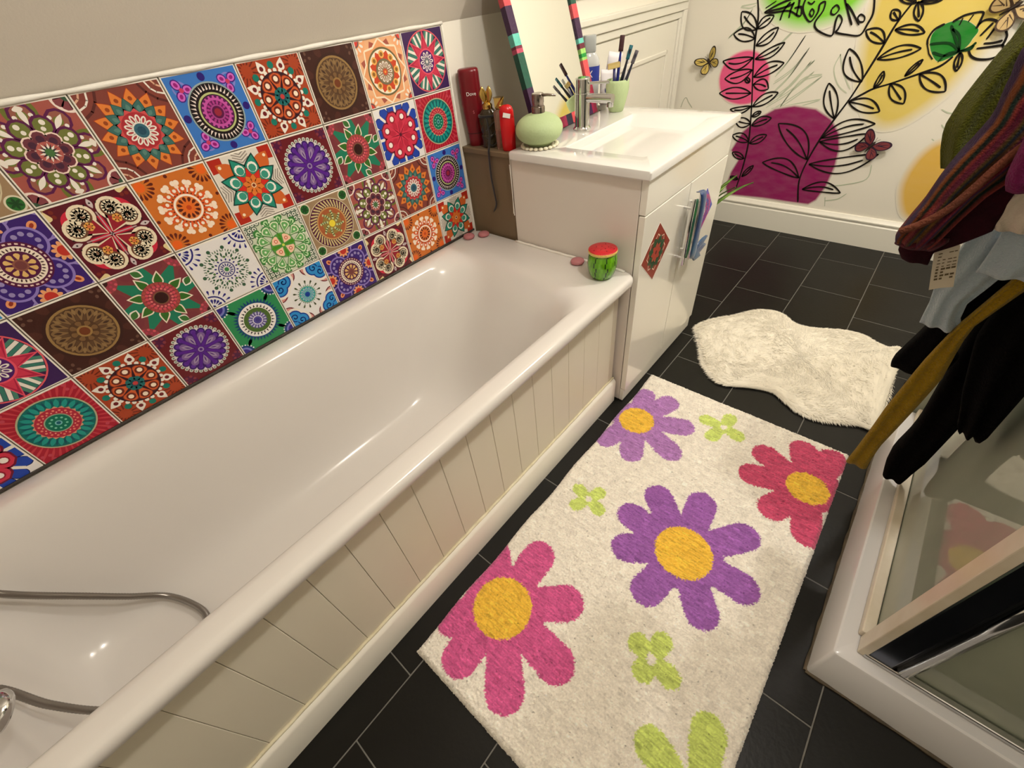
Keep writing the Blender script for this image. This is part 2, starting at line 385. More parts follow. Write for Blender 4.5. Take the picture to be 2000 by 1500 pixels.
def t_swirl():
    t = Tile((156, 128, 96)); t.corners(lambda s: (s.disc(0.2, (216, 206, 180), (0.82, 0.82)), s.disc(0.16, (40, 104, 44), (0.82, 0.82)), s.pet(6, 0.0, 0.15, 0.03, (24, 66, 30), 0, 'leaf', (0.82, 0.82))))
    t.disc(0.93, (206, 192, 160)).disc(0.9, (84, 22, 56))
    for i in range(40):
        a = 2 * PI * i / 40
        t.line([(0.64 * math.cos(a), 0.64 * math.sin(a)), (0.86 * math.cos(a + 0.16), 0.86 * math.sin(a + 0.16))], 0.026, (206, 190, 132)); t.k -= 1
    t.lay(); t.disc(0.62, (196, 150, 92)).disc(0.57, (168, 92, 52)).disc(0.4, (146, 118, 60))
    for i in range(8):
        a = 2 * PI * i / 8
        t.line([(r * math.cos(a + 1.2 * r), r * math.sin(a + 1.2 * r)) for r in (0.18, 0.26, 0.34, 0.42, 0.48)], 0.04, (190, 200, 140)); t.k -= 1
    t.lay(); t.disc(0.13, (238, 214, 60)); return t
def t_teal():
    t = Tile((168, 26, 48)); t.pet(44, 0.8, 1.35, 0.03, (196, 60, 70), 0, 'leaf').corners(lambda s: s.dots(5, 0.14, 0.05, (190, 66, 84), 0, (0.88, 0.88)))
    t.disc(0.86, (176, 176, 140)).disc(0.82, (10, 106, 100)).pet(24, 0.5, 0.8, 0.06, (30, 150, 140), 0, 'leaf').pet(24, 0.56, 0.78, 0.025, (10, 80, 96), 0.5, 'leaf').star(22, 0.56, 0.5, (206, 150, 120)).disc(0.5, (176, 40, 62)).dots(20, 0.42, 0.03, (232, 130, 110)).dots(20, 0.36, 0.02, (240, 160, 140), 0.5).disc(0.31, (150, 170, 140)).disc(0.28, (8, 112, 88)).dots(10, 0.18, 0.03, (120, 200, 170)).disc(0.08, (120, 190, 190)).disc(0.05, (20, 90, 110)); return t
def t_pink():
    t = Tile((232, 228, 226)); t.pet(16, 0.72, 1.2, 0.17, (28, 66, 168), 0.5, 'oval', line=(18, 24, 84), lw=0.02).pet(8, 0.7, 1.1, 0.05, W_, 0.0, 'bar').pet(8, 0.0, 0.92, 0.31, (112, 14, 48), 0.5, 'drop').pet(8, 0.04, 0.87, 0.26, (208, 50, 76), 0.5, 'drop').pet(8, 0.2, 0.6, 0.1, (188, 34, 62), 0.6, 'leaf').dots(8, 0.64, 0.14, (150, 16, 44), 0.5).dots(8, 0.65, 0.095, (244, 232, 224), 0.5).disc(0.06, (90, 10, 40)); return t
def t_maroon():
    t = Tile((124, 56, 58)); t.star(8, 1.25, 0.6, (28, 122, 92), 0.0).pet(8, 0.8, 1.3, 0.2, (120, 50, 58), 0.5, 'leaf').corners(lambda s: (s.disc(0.34, (150, 60, 70), (1, 1)), s.dots(12, 0.3, 0.04, (206, 84, 96), 0, (1, 1)), s.dots(10, 0.2, 0.035, (180, 60, 84), 0, (1, 1)), s.disc(0.12, (60, 26, 24), (1, 1)), s.pet(2, 0.0, 0.34, 0.13, W_, 0.25, 'leaf', (1.0, 0.28)), s.pet(2, 0.0, 0.3, 0.09, (60, 110, 50), 0.25, 'leaf', (1.0, 0.28))))
    t.pet(8, 0.4, 0.86, 0.15, (240, 222, 200), 0.5, 'tip').pet(8, 0.42, 0.8, 0.11, (54, 106, 36), 0.5, 'tip').disc(0.5, (138, 50, 62)).dots(24, 0.45, 0.05, (170, 74, 66)).dots(20, 0.37, 0.045, (206, 76, 90)).dots(18, 0.29, 0.035, (220, 110, 110)).disc(0.21, (120, 84, 56)).disc(0.18, (48, 14, 14)); return t
def t_wheel():
    t = Tile((104, 26, 34)); t.corners(lambda s: (s.disc(0.3, (80, 22, 60), (0.95, 0.95)), s.dots(6, 0.14, 0.05, (130, 50, 60), 0, (0.85, 0.85))))
    t.dots(36, 0.84, 0.06, (206, 206, 196)).dots(36, 0.84, 0.03, (120, 140, 120), 0).disc(0.8, (214, 206, 206)).dots(18, 0.68, 0.12, (60, 22, 104)).disc(0.7, (60, 22, 104)).dots(18, 0.67, 0.075, (96, 46, 150)).pet(9, 0.2, 0.64, 0.12, (126, 96, 150), 0.5, 'drop').pet(9, 0.24, 0.58, 0.07, (160, 140, 172), 0.5, 'leaf').pet(9, 0.28, 0.5, 0.02, (80, 40, 120), 0.5, 'leaf').pet(9, 0.08, 0.72, 0.05, (88, 30, 142), 0, 'bar').disc(0.14, (84, 34, 130)).disc(0.09, (150, 130, 170)).disc(0.05, (84, 34, 130)); return t
def t_lotus():
    t = Tile((222, 214, 202))
    for q in range(4):
        a = PI / 2 * q
        for j in range(6):
            r = 0.62 + 0.08 * j
            t.line([(r * math.cos(a) - 0.24 * math.sin(a) + 0.12 * math.cos(a), r * math.sin(a) + 0.24 * math.cos(a) + 0.12 * math.sin(a)), (r * math.cos(a), r * math.sin(a)), (r * math.cos(a) + 0.24 * math.sin(a) + 0.12 * math.cos(a), r * math.sin(a) - 0.24 * math.cos(a) + 0.12 * math.sin(a))], 0.016, (150, 140, 130)); t.k -= 1
    t.lay(); t.corners(lambda s: (s.put([(1, 1), (1, 0.6), (0.62, 0.62), (0.6, 1)], (176, 40, 26)), s.lay(), s.pet(1, 0.42, 1.18, 0.24, (206, 100, 44), 0.125 , 'leaf') , s.dots(1, 1.04, 0.05, (246, 226, 190), 0.125)))
    for q in range(4): pass
    t.pet(8, 0.3, 0.98, 0.25, (18, 62, 56), 0.5, 'tip').pet(8, 0.32, 0.92, 0.21, (38, 140, 118), 0.5, 'tip').dots(8, 0.56, 0.16, (240, 236, 226), 0.5).dots(8, 0.53, 0.12, (60, 150, 128), 0.5).star(8, 0.58, 0.3, (120, 16, 20), 0.0).star(8, 0.54, 0.3, (210, 44, 36), 0.0).pet(8, 0.06, 0.34, 0.09, (224, 120, 50), 0.5, 'leaf', line=(150, 50, 26), lw=0.012).disc(0.08, (240, 200, 150)).disc(0.05, (120, 50, 30)); return t
def t_orange():
    t = Tile((206, 112, 42)); t.corners(lambda s: (s.pet(16, 0.16, 0.36, 0.04, (96, 30, 18), 0, 'drop', (0.86, 0.86)), s.disc(0.13, (232, 100, 30), (0.86, 0.86)), s.dots(1, 0.95, 0.05, (96, 30, 18), 0.02)))
    t.pet(16, 0.3, 0.72, 0.08, (222, 90, 40), 0, 'leaf').pet(14, 0.42, 0.7, 0.02, W_, 0.5, 'bar').dots(14, 0.72, 0.075, (246, 226, 206), 0.35).dots(14, 0.72, 0.075, (246, 226, 206), 0.65).dots(14, 0.62, 0.06, (246, 216, 190), 0.5).dots(14, 0.54, 0.05, (246, 230, 214), 0).dots(28, 0.43, 0.022, (110, 40, 20)).disc(0.39, (248, 230, 214)).disc(0.33, (220, 124, 60)).pet(12, 0.12, 0.31, 0.045, (90, 28, 16), 0, 'drop').pet(12, 0.05, 0.24, 0.04, (228, 110, 40), 0.5, 'leaf').disc(0.12, (232, 110, 36)).disc(0.07, (196, 70, 24)); return t
def t_curl():
    t = Tile((92, 16, 34)); t.corners(lambda s: (s.pet(3, 0.0, 0.28, 0.09, (226, 206, 150), -0.06 + 0.125 + 0.5 - 0.0625, 'drop', (0.98, 0.98)), s.dots(2, 0.06, 0.05, (120, 40, 30), 0, (0.84, 0.84)), s.pet(1, 0.72, 0.98, 0.06, (206, 190, 190), 0, 'leaf')))
    def c(s):
        s.disc(0.36, (206, 40, 64), (0.48, 0.48), 24).put([(0, 0), (0.86, 0.34), (0.34, 0.86)], (176, 24, 52)); s.lay()
        s.disc(0.3, (236, 220, 190), (0.62, 0.34), 20).disc(0.3, (236, 220, 190), (0.34, 0.62), 20); s.k -= 1
        s.put([(0.04, 0.04), (0.8, 0.2), (0.2, 0.8)], (236, 220, 190)); s.lay()
        s.put([(0.06, 0.06), (0.62, 0.22), (0.22, 0.62)], (150, 30, 46)); s.lay()
        s.disc(0.22, (110, 70, 50), (0.62, 0.34), 20).disc(0.22, (110, 70, 50), (0.34, 0.62), 20)
        s.line(spiral(0.62, 0.34, 0.2, 1.6, 2.4, -1), 0.045, (240, 226, 196)); s.line(spiral(0.34, 0.62, 0.2, 1.6, -0.8, 1), 0.045, (240, 226, 196))
        s.dots(6, 0.07, 0.05, (228, 160, 80), 0, (0.34, 0.34)).disc(0.05, (206, 110, 60), (0.34, 0.34))
    t.corners(c).corners(lambda s: s.line([(0, 0), (0.5, 0.0)], 0.05, (200, 30, 60)).line([(0, 0), (0.62, 0.0)], 0.016, (190, 160, 160)))
    t.dots(40, 0.86, 0.022, (36, 20, 20)); return t
def t_purp():
    t = Tile((50, 22, 104)); t.dots(4, 0.98, 0.44, (142, 124, 190), 0.5).dots(4, 0.98, 0.4, (58, 28, 110), 0.5)
    t.corners(lambda s: (s.disc(0.38, (146, 126, 190), (0.0, 0.95)), s.disc(0.33, (48, 22, 100), (0, 0.95)), s.pet(10, 0.08, 0.26, 0.05, (232, 160, 110), 0, 'oval', (0, 0.95)), s.disc(0.14, (190, 50, 40), (0, 0.95)), s.pet(1, 0.95, 1.2, 0.09, (230, 150, 100), 0.125, 'oval'), s.pet(1, 1.0, 1.14, 0.04, (150, 50, 30), 0.125, 'oval'), s.disc(0.42, (140, 120, 190), (0.42, 0.42)), s.disc(0.36, (56, 28, 116), (0.42, 0.42)), s.dots(9, 0.24, 0.06, (150, 136, 186), 0, (0.42, 0.42))))
    t.disc(0.6, (84, 16, 60)).ring(0.52, 0.56, (230, 200, 190), 30, 0.55).disc(0.48, (240, 226, 206)).pet(32, 0.36, 0.45, 0.018, (70, 40, 40), 0, 'leaf').disc(0.36, (84, 20, 64)).pet(10, 0.12, 0.31, 0.06, (222, 180, 110), 0, 'drop').disc(0.15, (140, 84, 70)).disc(0.11, (116, 60, 60)); return t
def t_green():
    t = Tile((206, 214, 186))
    t.corners(lambda s: [s.disc(0.1, (70, 90, 76), (1 - 0.16 * i, 1 - 0.16 * j), 14).disc(0.07, (222, 222, 206), (1 - 0.16 * i, 1 - 0.16 * j), 14).disc(0.03, (70, 90, 76), (1 - 0.16 * i, 1 - 0.16 * j), 8) for i in range(4) for j in range(4 - i)])
    t.pet(12, 0.7, 1.08, 0.14, (62, 128, 62), 0.5, 'drop').pet(12, 0.76, 1.0, 0.08, (190, 222, 170), 0.5, 'drop').pet(12, 0.8, 0.96, 0.03, (62, 128, 62), 0.5).pet(12, 0.42, 0.9, 0.2, (70, 140, 70), 0, 'drop').pet(12, 0.46, 0.86, 0.16, (222, 230, 196), 0, 'drop').pet(12, 0.5, 0.82, 0.12, (104, 168, 96), 0, 'drop').dots(12, 0.7, 0.04, (226, 238, 206)).dots(12, 0.88, 0.03, (240, 246, 220), 0.25).dots(12, 0.92, 0.03, (240, 246, 220), 0.75)
    t.disc(0.44, (84, 150, 70)).pet(4, 0.08, 0.42, 0.17, (244, 200, 168), 0.5, 'drop').dots(4, 0.28, 0.07, (214, 110, 84), 0.5).dots(4, 0.28, 0.035, (246, 220, 196), 0.5).pet(4, 0.02, 0.44, 0.06, (70, 140, 30), 0, 'drop').disc(0.05, (206, 220, 90)); return t
def t_white():
    t = Tile((230, 226, 224)); NB = (40, 36, 120); GG = (56, 92, 66)
    t.corners(lambda s: (s.ring(0.36, 0.41, NB, 24, 1.0, 0, (1, 1)), s.pet(20, 0.44, 0.62, 0.035, NB, 0.5, 'drop', (1, 1)), s.pet(16, 0.12, 0.3, 0.04, NB, 0.5, 'drop', (1, 1)), s.disc(0.08, NB, (1, 1))))
    t.dots(10, 0.74, 0.06, GG).pet(50, 0.6, 0.7, 0.014, GG, 0, 'leaf').pet(20, 0.42, 0.58, 0.03, GG, 0.5, 'leaf').dots(10, 0.56, 0.035, GG, 0.5).dots(20, 0.62, 0.02, (80, 120, 60), 0.25).dots(10, 0.42, 0.04, (80, 120, 60), 0.0).pet(16, 0.29, 0.38, 0.025, NB, 0, 'leaf').dots(16, 0.43, 0.015, NB, 0.5).ring(0.23, 0.26, NB, 30).pet(14, 0.1, 0.21, 0.018, NB, 0, 'oval').disc(0.07, (60, 130, 70)); return t
def t_cloud():
    t = Tile((232, 230, 228)); B1 = (22, 60, 150); B2 = (44, 140, 206)
    def c(s):
        s.disc(0.32, (120, 50, 56), (0.44, 0.98), 20).disc(0.32, (120, 50, 56), (0.98, 0.44), 20).disc(0.28, (214, 150, 140), (0.44, 1.0), 20).disc(0.28, (214, 150, 140), (1.0, 0.44), 20)
        s.disc(0.38, W_, (0.62, 0.86), 20).disc(0.38, W_, (0.86, 0.62), 20).disc(0.3, B1, (0.64, 0.86), 20).disc(0.3, B1, (0.86, 0.64), 20).disc(0.3, B1, (0.92, 0.92), 20)
        s.disc(0.25, B2, (0.64, 0.86), 20).disc(0.25, B2, (0.86, 0.64), 20).disc(0.2, B2, (0.9, 0.9), 20)
        s.line(spiral(0.64, 0.86, 0.18, 1.3, 0, 1), 0.022, B1).line(spiral(0.86, 0.64, 0.18, 1.3, PI / 2, -1), 0.022, B1)
    t.corners(c).pet(14, 0.4, 0.58, 0.035, (70, 80, 50), 0, 'drop').dots(28, 0.37, 0.018, (70, 110, 90)).disc(0.34, (110, 170, 140)).disc(0.3, (30, 150, 170)).pet(14, 0.1, 0.28, 0.035, (206, 226, 196), 0, 'drop').pet(14, 0.12, 0.26, 0.018, (30, 110, 170), 0, 'drop').disc(0.1, (20, 60, 150)); return t
def t_gcirc():
    t = Tile((44, 138, 84)); t.corners(lambda s: (s.disc(0.36, (24, 60, 120), (1, 1)), s.dots(22, 0.37, 0.03, (226, 226, 226), 0, (1, 1)), s.disc(0.27, (120, 120, 190), (1, 1)), s.disc(0.2, (54, 40, 130), (1, 1)), s.pet(2, 0.7, 1.1, 0.06, (60, 160, 90), 0.25, 'leaf')))
    t.star(40, 0.84, 0.68, (18, 66, 116)).disc(0.66, (240, 234, 228)).pet(28, 0.5, 0.62, 0.035, (40, 30, 40), 0, 'tri').disc(0.5, (236, 230, 220)).disc(0.48, (76, 106, 46)).star(16, 0.36, 0.28, (90, 80, 140)).pet(16, 0.16, 0.32, 0.03, (196, 190, 220), 0.5, 'drop').disc(0.18, (226, 222, 232)).disc(0.15, (82, 74, 150)).disc(0.08, (64, 54, 130)); return t
FN = dict(A=t_star, B=t_peach, C=t_brown, D=t_dots, E=t_blue, F=t_sun, G=t_lattice, H=t_swirl, I=t_teal, J=t_pink, K=t_maroon, L=t_wheel, M=t_lotus, N=t_orange, O=t_curl, P=t_purp, Q=t_green, R=t_white, S=t_cloud, T=t_gcirc)
HS, PS, TH = 0.0738, 0.0712, 0.008
def tile_mesh(key, hs=HS, ps=PS, th=TH, name='wall_tile', dz=5e-5):
    t = FN[key](); V = []; F = []; FC = []
    b = [(-th, -hs, -hs), (-th, hs, -hs), (-th, hs, hs), (-th, -hs, hs)]; e = 0.0008
    f_ = [(-e, -hs, -hs), (-e, hs, -hs), (-e, hs, hs), (-e, -hs, hs)]
    g_ = [(0, -hs + e, -hs + e), (0, hs - e, -hs + e), (0, hs - e, hs - e), (0, -hs + e, hs - e)]
    V += b + f_ + g_
    for q in range(4):
        r = (q + 1) % 4
        F += [(q, r, 4 + r, 4 + q), (4 + q, 4 + r, 8 + r, 8 + q)]; FC += [W_, W_]
    F.append((8, 9, 10, 11)); FC.append(W_); F.append((3, 2, 1, 0)); FC.append(W_)
    for pts, col, k in t.P:
        n0 = len(V)
        area = sum(pts[i - 1][0] * pts[i][1] - pts[i][0] * pts[i - 1][1] for i in range(len(pts)))
        if area < 0: pts = pts[::-1]
        V += [((k + 1) * dz, p[0] * ps, p[1] * ps) for p in pts]
        F.append(tuple(range(n0, n0 + len(pts)))); FC.append(col)
    o = colmesh(name, V, F, FC, m_print); me = o.data; bpy.data.objects.remove(o); return me
TM = {k: tile_mesh(k) for k in FN}
ROWS = ['ABCDEFGHQRS', 'IJKLMNOPSTE', 'EFGHQRKCAIJ', 'MNOPSTLDIJB']
for r, row in enumerate(ROWS):
    for c, k in enumerate(row):
        link('wall_tile', TM[k], wall_left, (0.0, -0.15 * c - 0.075, 1.15 - 0.15 * r - 0.075))
# grout backing, white sealant bead on top, pale edge at the end, dark trim along the bath
def part(name, bm, m, parent=None, **k): return obj(name, bm, m, parent, **k)
m_tgrout = mat('tile_grout', (132, 124, 112), 0.7, var=0.5, vscale=40, col2=(86, 78, 68))
part('tile_grout', bx((XW - 0.001, -1.65, 0.551), (-0.0035, -0.001, 1.149)), m_tgrout, wall_left)
bm = bmesh.new(); pts = [(0.001, y, 1.1525 + 0.0005 * math.sin(y * 31)) for y in np.linspace(-1.7, 0.004, 90)]
tube(bm, pts, [0.0042 + 0.0008 * math.sin(p[1] * 43) for p in pts], 10)
part('sealant_bead', bm, m_caulk, wall_left, smooth=True)
part('edge_trim', bx((XW, 0.0, 0.556), (0.002, 0.007, 1.152), 0.0015), m_caulk, wall_left)
m_dk = mat('dark_metal_trim', (92, 86, 82), 0.35, metal=0.6, var=0.5, vscale=20, col2=(50, 46, 42))
part('bottom_trim', bx((XW, -1.65, 0.5495), (0.004, 0.0, 0.5555), 0.001), m_dk, wall_left)
# ------------------------------------------------------------------ bathtub
m_enamel = mat('white_bath_enamel', (224, 219, 213), 0.16, spec=0.5, coat=0.2, var=0.05, vscale=3)
bm = bmesh.new()
LP = [(0.03, 0.640, -1.67, -0.002, 0.03, 0.505), (0.006, 0.668, -1.69, 0.006, 0.03, 0.512), (0.004, 0.675, -1.69, 0.009, 0.03, 0.520), (0.004, 0.677, -1.69, 0.0095, 0.03, 0.533),
      (0.004, 0.675, -1.69, 0.0095, 0.03, 0.542), (0.005, 0.669, -1.689, 0.008, 0.03, 0.548), (0.008, 0.660, -1.686, 0.005, 0.03, 0.5495),
      (0.045, 0.632, -1.635, -0.095, 0.10, 0.5490), (0.052, 0.624, -1.625, -0.112, 0.12, 0.5475), (0.060, 0.616, -1.617, -0.130, 0.135, 0.543), (0.068, 0.609, -1.612, -0.150, 0.145, 0.533),
      (0.075, 0.602, -1.609, -0.172, 0.15, 0.515), (0.086, 0.592, -1.606, -0.215, 0.16, 0.46), (0.10, 0.58, -1.603, -0.275, 0.165, 0.37), (0.115, 0.566, -1.598, -0.34, 0.17, 0.27),
      (0.13, 0.552, -1.59, -0.385, 0.17, 0.205), (0.15, 0.532, -1.575, -0.425, 0.165, 0.168), (0.18, 0.502, -1.55, -0.47, 0.15, 0.148), (0.23, 0.452, -1.49, -0.53, 0.12, 0.141), (0.29, 0.392, -1.40, -0.62, 0.05, 0.139)]
loft(bm, [rrect(*l, nc=12, ns=14, rn=min(l[4], 0.1)) for l in LP], cap0=False, cap1=True)
bmesh.ops.recalc_face_normals(bm, faces=bm.faces)
bath = obj('bathtub', bm, m_enamel, smooth=True)
if bath.data.polygons[-1].normal.z < 0:
    bath.data.flip_normals()
tag(bath, 'long white enamel bathtub along the patterned tile wall', 'bathtub')
# sealant between bath and wall / vanity belongs to the room
bm = bmesh.new(); tube(bm, [(0.21 + 0.46 * i / 30, 0.0005, 0.551 + 0.001 * math.sin(i * 1.7)) for i in range(29)], 0.0045, 8)
part('sealant_bead', bm, m_caulk, trim_1, smooth=True)
# panelled bath front: boards, skirting
m_board = mat('cream_bath_boards', (226, 219, 200), 0.42, spec=0.4, var=0.2, vscale=6, col2=(214, 205, 184))
panel = empty('bath_panel', (0.63, -0.84, 0))
tag(panel, 'cream tongue-and-groove bath panel with a low skirting board', 'bath panel')
part('backing_board', bx((-0.022, -0.845, 0.0), (-0.012, 0.84, 0.512)), m_board, panel)
y = -0.0295; k = 0; PWD = 0.0835
while y > -1.66:
    y0 = max(y - PWD, -1.68)
    part('plank', bx((-0.012, y0 + 0.84 + 0.0004, 0.05), (0.0, y + 0.84 - 0.0004, 0.512), 0.0010, 1), m_board, panel); y = y0
part('plank', bx((-0.012, -0.0283 + 0.84, 0.05), (0.0, 0.838, 0.512), 0.0016, 1), m_board, panel)
bm = bmesh.new()
prism(bm, [(0.0, 0.0), (0.016, 0.0), (0.016, 0.098), (0.013, 0.104), (0.008, 0.109), (0.003, 0.112), (0.0, 0.112)], 1, -0.845, 0.84)
bmesh.ops.recalc_face_normals(bm, faces=bm.faces)
sk = part('skirting_board', bm, m_gloss, panel, angle=35)
bm = bmesh.new(); tube(bm, [(0.003, -0.845 + 1.685 * i / 60, 0.113 + 0.0012 * math.sin(i * 2.3)) for i in range(61)], 0.0042, 8)
part('sealant_bead', bm, mat('cream_sealant', (232, 224, 196), 0.5, bump=0.3, var=0.5, vscale=30, col2=(190, 176, 130)), sk, smooth=True)

# ------------------------------------------------------------------ vanity unit and basin
m_van = mat('white_gloss_lacquer', (238, 234, 222), 0.12, spec=0.5, coat=0.3)
m_side = mat('white_melamine', (226, 218, 208), 0.35, spec=0.4)
m_cer = mat('white_ceramic', (228, 226, 221), 0.08, spec=0.55, coat=0.4)
m_chrome = mat('chrome', (205, 205, 205), 0.09, metal=1.0)
van = empty('vanity_unit', (0.44, 0.305, 0)); VO = np.array([0.44, 0.305, 0])
tag(van, 'glossy white two-door vanity unit at the end of the bath', 'vanity unit')
def vb(name, lo, hi, m, bev=0.0015, parent=van): return obj(name, bx(np.array(lo) - VO, np.array(hi) - VO, bev, 2), m, parent)
vb('carcass', (0.207, 0.013, 0.004), (0.658, 0.597, 0.815), m_side)
vb('fascia', (0.659, 0.013, 0.722), (0.679, 0.597, 0.815), m_van)
vb('plinth', (0.659, 0.013, 0.004), (0.674, 0.597, 0.062), m_van)
dL = vb('door', (0.661, 0.012, 0.064), (0.680, 0.3035, 0.719), m_van)
dR = vb('door', (0.661, 0.3065, 0.064), (0.680, 0.598, 0.719), m_van)
def handle(y, parent):
    bm = bmesh.new()
    box(bm, np.array((0.704, y - 0.006, 0.462)) - VO, np.array((0.712, y + 0.006, 0.682)) - VO, 0.0025, 2)
    for z in (0.49, 0.654):
        tube(bm, [np.array((0.679, y, z)) - VO, np.array((0.706, y, z)) - VO], 0.0042, 10)
    return obj('handle', bm, m_chrome, parent, angle=40)
handle(0.278, dL); handle(0.332, dR)
def sticker(y, z, half, key, parent, name, tint=None):
    me = tile_mesh(key, half, half * 0.97, 0.0006, name, 1e-5)
    o = link(name, me, parent, np.array((0.6807, y, z)) - VO); o.rotation_euler = (PI / 4, 0, 0); return o
FN['X'] = lambda: (Tile((150, 62, 46)).star(8, 0.92, 0.74, (236, 206, 180)).star(8, 0.86, 0.7, (140, 58, 44)).pet(8, 0.2, 0.84, 0.24, (70, 88, 60), 0.5, 'leaf').pet(8, 0.25, 0.7, 0.12, (44, 84, 54), 0.5, 'leaf').pet(8, 0.1, 0.5, 0.12, (176, 74, 56), 0, 'leaf').disc(0.18, (186, 70, 60)).disc(0.1, (120, 50, 40)))
def t_vio():
    t = Tile((74, 84, 186)); cs = [(66, 70, 170), (120, 90, 190), (196, 70, 130), (230, 220, 240), (60, 40, 120), (150, 60, 140), (90, 130, 210)]
    r_ = random.Random(3)
    for rr in np.linspace(1.2, 0.12, 9): t.pet(16, rr * 0.55, rr, 0.13 * rr + 0.03, r_.choice(cs), r_.random(), r_.choice(['leaf', 'drop', 'oval']))
    for q in range(7): t.dots(16, r_.uniform(0.2, 1.1), r_.uniform(0.03, 0.06), r_.choice(cs), r_.random())
    return t.disc(0.12, (206, 60, 110))
FN['Y'] = t_vio
sticker(0.113, 0.575, 0.0675, 'X', dL, 'door_sticker')['label'] = 'brown and green mandala sticker set as a diamond'
sticker(0.457, 0.572, 0.061, 'Y', dR, 'door_sticker')['label'] = 'violet and blue mandala sticker set as a diamond'
# blue satin bow thing hanging from the right handle
m_satin = mat('navy_satin', (30, 48, 104), 0.25, spec=0.6, sheen=0.3, var=0.8, vscale=14, col2=(20, 96, 130), bump=0.2, bscale=30)
m_grefl = mat('green_handle_reflection', (52, 120, 60), 0.22, spec=0.6, var=0.8, vscale=18, col2=(20, 40, 70))
hang = empty('satin_scrunchie', (0.72, 0.345, 0.5)); HO = np.array((0.72, 0.345, 0.5))
tag(hang, 'navy satin hair tie hanging on the right vanity door handle, with a green reflection strip', 'hair tie')
def ribbon(bm, pts, wv, th=0.004, mi=0):
    """soft strap: centre points, half-width vectors (along y) per point"""
    loops = []
    for p, w in zip(pts, wv):
        p = np.array(p); n = 10; lp = []
        for k in range(n):
            a = 2 * PI * k / n
            lp.append(p + np.array([math.cos(a) * th, math.sin(a) * w, 0]))
        loops.append(lp)
    return loft(bm, loops, mi=mi)
bm = bmesh.new()
pts = catmull([(0.700, 0.318, 0.690), (0.718, 0.306, 0.698), (0.726, 0.306, 0.672), (0.725, 0.312, 0.60), (0.724, 0.316, 0.54), (0.722, 0.322, 0.49), (0.718, 0.332, 0.468)], 6)
ribbon(bm, [p - HO for p in pts], np.interp(np.linspace(0, 1, len(pts)), [0, .2, .5, .8, 1], [0.006, 0.018, 0.016, 0.024, 0.010]), 0.006)
obj('loop', bm, m_satin, hang, smooth=True)
bm = bmesh.new()
pts = catmull([(0.7165, 0.279, 0.684), (0.7185, 0.278, 0.66), (0.7185, 0.277, 0.58), (0.7185, 0.277, 0.52), (0.7165, 0.278, 0.492)], 6)
ribbon(bm, [p - HO for p in pts], np.interp(np.linspace(0, 1, len(pts)), [0, .15, .5, .8, 1], [0.004, 0.008, 0.008, 0.007, 0.003]), 0.003)
obj('loop', bm, m_grefl, hang, smooth=True)  # green strip modelled for the reflection in the left chrome handle
for (dy, dz, L_) in ((0.095, -0.002, 0.075), (0.092, 0.03, 0.07), (0.06, -0.03, 0.06)):
    bm = bmesh.new(); base = np.array((0.7165, 0.335, 0.480)); tip = base + np.array((0.004, dy, dz)); n = 9
    d = tip - base; q = np.cross(d / np.linalg.norm(d), (1, 0, 0))
    loops = []
    for i in range(n):
        t = i / (n - 1); w = 0.02 * math.sin(PI * min(0.97, t * 0.9 + 0.08)) + 0.001
        c = base + d * t
        loops.append([c + q * w * math.cos(a) + np.array((1, 0, 0)) * 0.005 * math.sin(a) - HO for a in np.linspace(0, 2 * PI, 9)[:-1]])
    loft(bm, loops); obj('petal', bm, m_satin, hang, smooth=True)

# basin top
bas = empty('washbasin', (0.45, 0.31, 0.815)); BO = np.array((0.45, 0.31, 0.815))
tag(bas, 'white ceramic inset basin with sloped rectangular bowl on the vanity', 'washbasin')
bm = bmesh.new()
X0, X1, Y0b, Y1b = 0.209, 0.688, 0.001, 0.617
LPB = [rrect(X0 + .004, X1 - .004, Y0b + .004, Y1b - .004, 0.006, 0.8152, 5, 8), rrect(X0, X1, Y0b, Y1b, 0.008, 0.819, 5, 8), rrect(X0, X1, Y0b, Y1b, 0.008, 0.835, 5, 8), rrect(X0 + .002, X1 - .002, Y0b + .002, Y1b - .002, 0.008, 0.839, 5, 8), rrect(X0 + .006, X1 - .006, Y0b + .006, Y1b - .006, 0.008, 0.8405, 5, 8),
       rrect(0.352, 0.620, 0.096, 0.523, 0.014, 0.8405, 5, 8), rrect(0.356, 0.616, 0.101, 0.518, 0.014, 0.8375, 5, 8)]
def tilt(lp, z0, z1, ya, yb): return [(x, y_, z0 + (z1 - z0) * (y_ - ya) / (yb - ya)) for x, y_, _ in lp]
LPB.append(tilt(rrect(0.362, 0.610, 0.110, 0.505, 0.014, 0, 5, 8), 0.690, 0.833, 0.110, 0.505))
LPB.append(tilt(rrect(0.372, 0.598, 0.122, 0.485, 0.02, 0, 5, 8), 0.684, 0.824, 0.122, 0.485))
loft(bm, [[tuple(np.array(p) - BO) for p in lp] for lp in LPB])
bmesh.ops.recalc_face_normals(bm, faces=bm.faces)
obj('basin', bm, m_cer, bas, angle=32)
bm = bmesh.new(); T = Matrix.Translation(Vector(np.array((0.3595, 0.192, 0.801)) - BO)) @ Matrix.Rotation(PI / 2, 4, 'Y')
lathe(bm, [(0.0, 0.0012), (0.0075, 0.0012)], 18, T, cap=False); obj('overflow_hole', bm, mat('dark_hole', (40, 34, 30), 0.8), bas)
bm = bmesh.new(); lathe(bm, [(0.0085, 0.0015), (0.0105, 0.0022), (0.0105, 0.0), ], 18, T, cap=False); obj('overflow_ring', bm, m_cer, bas)

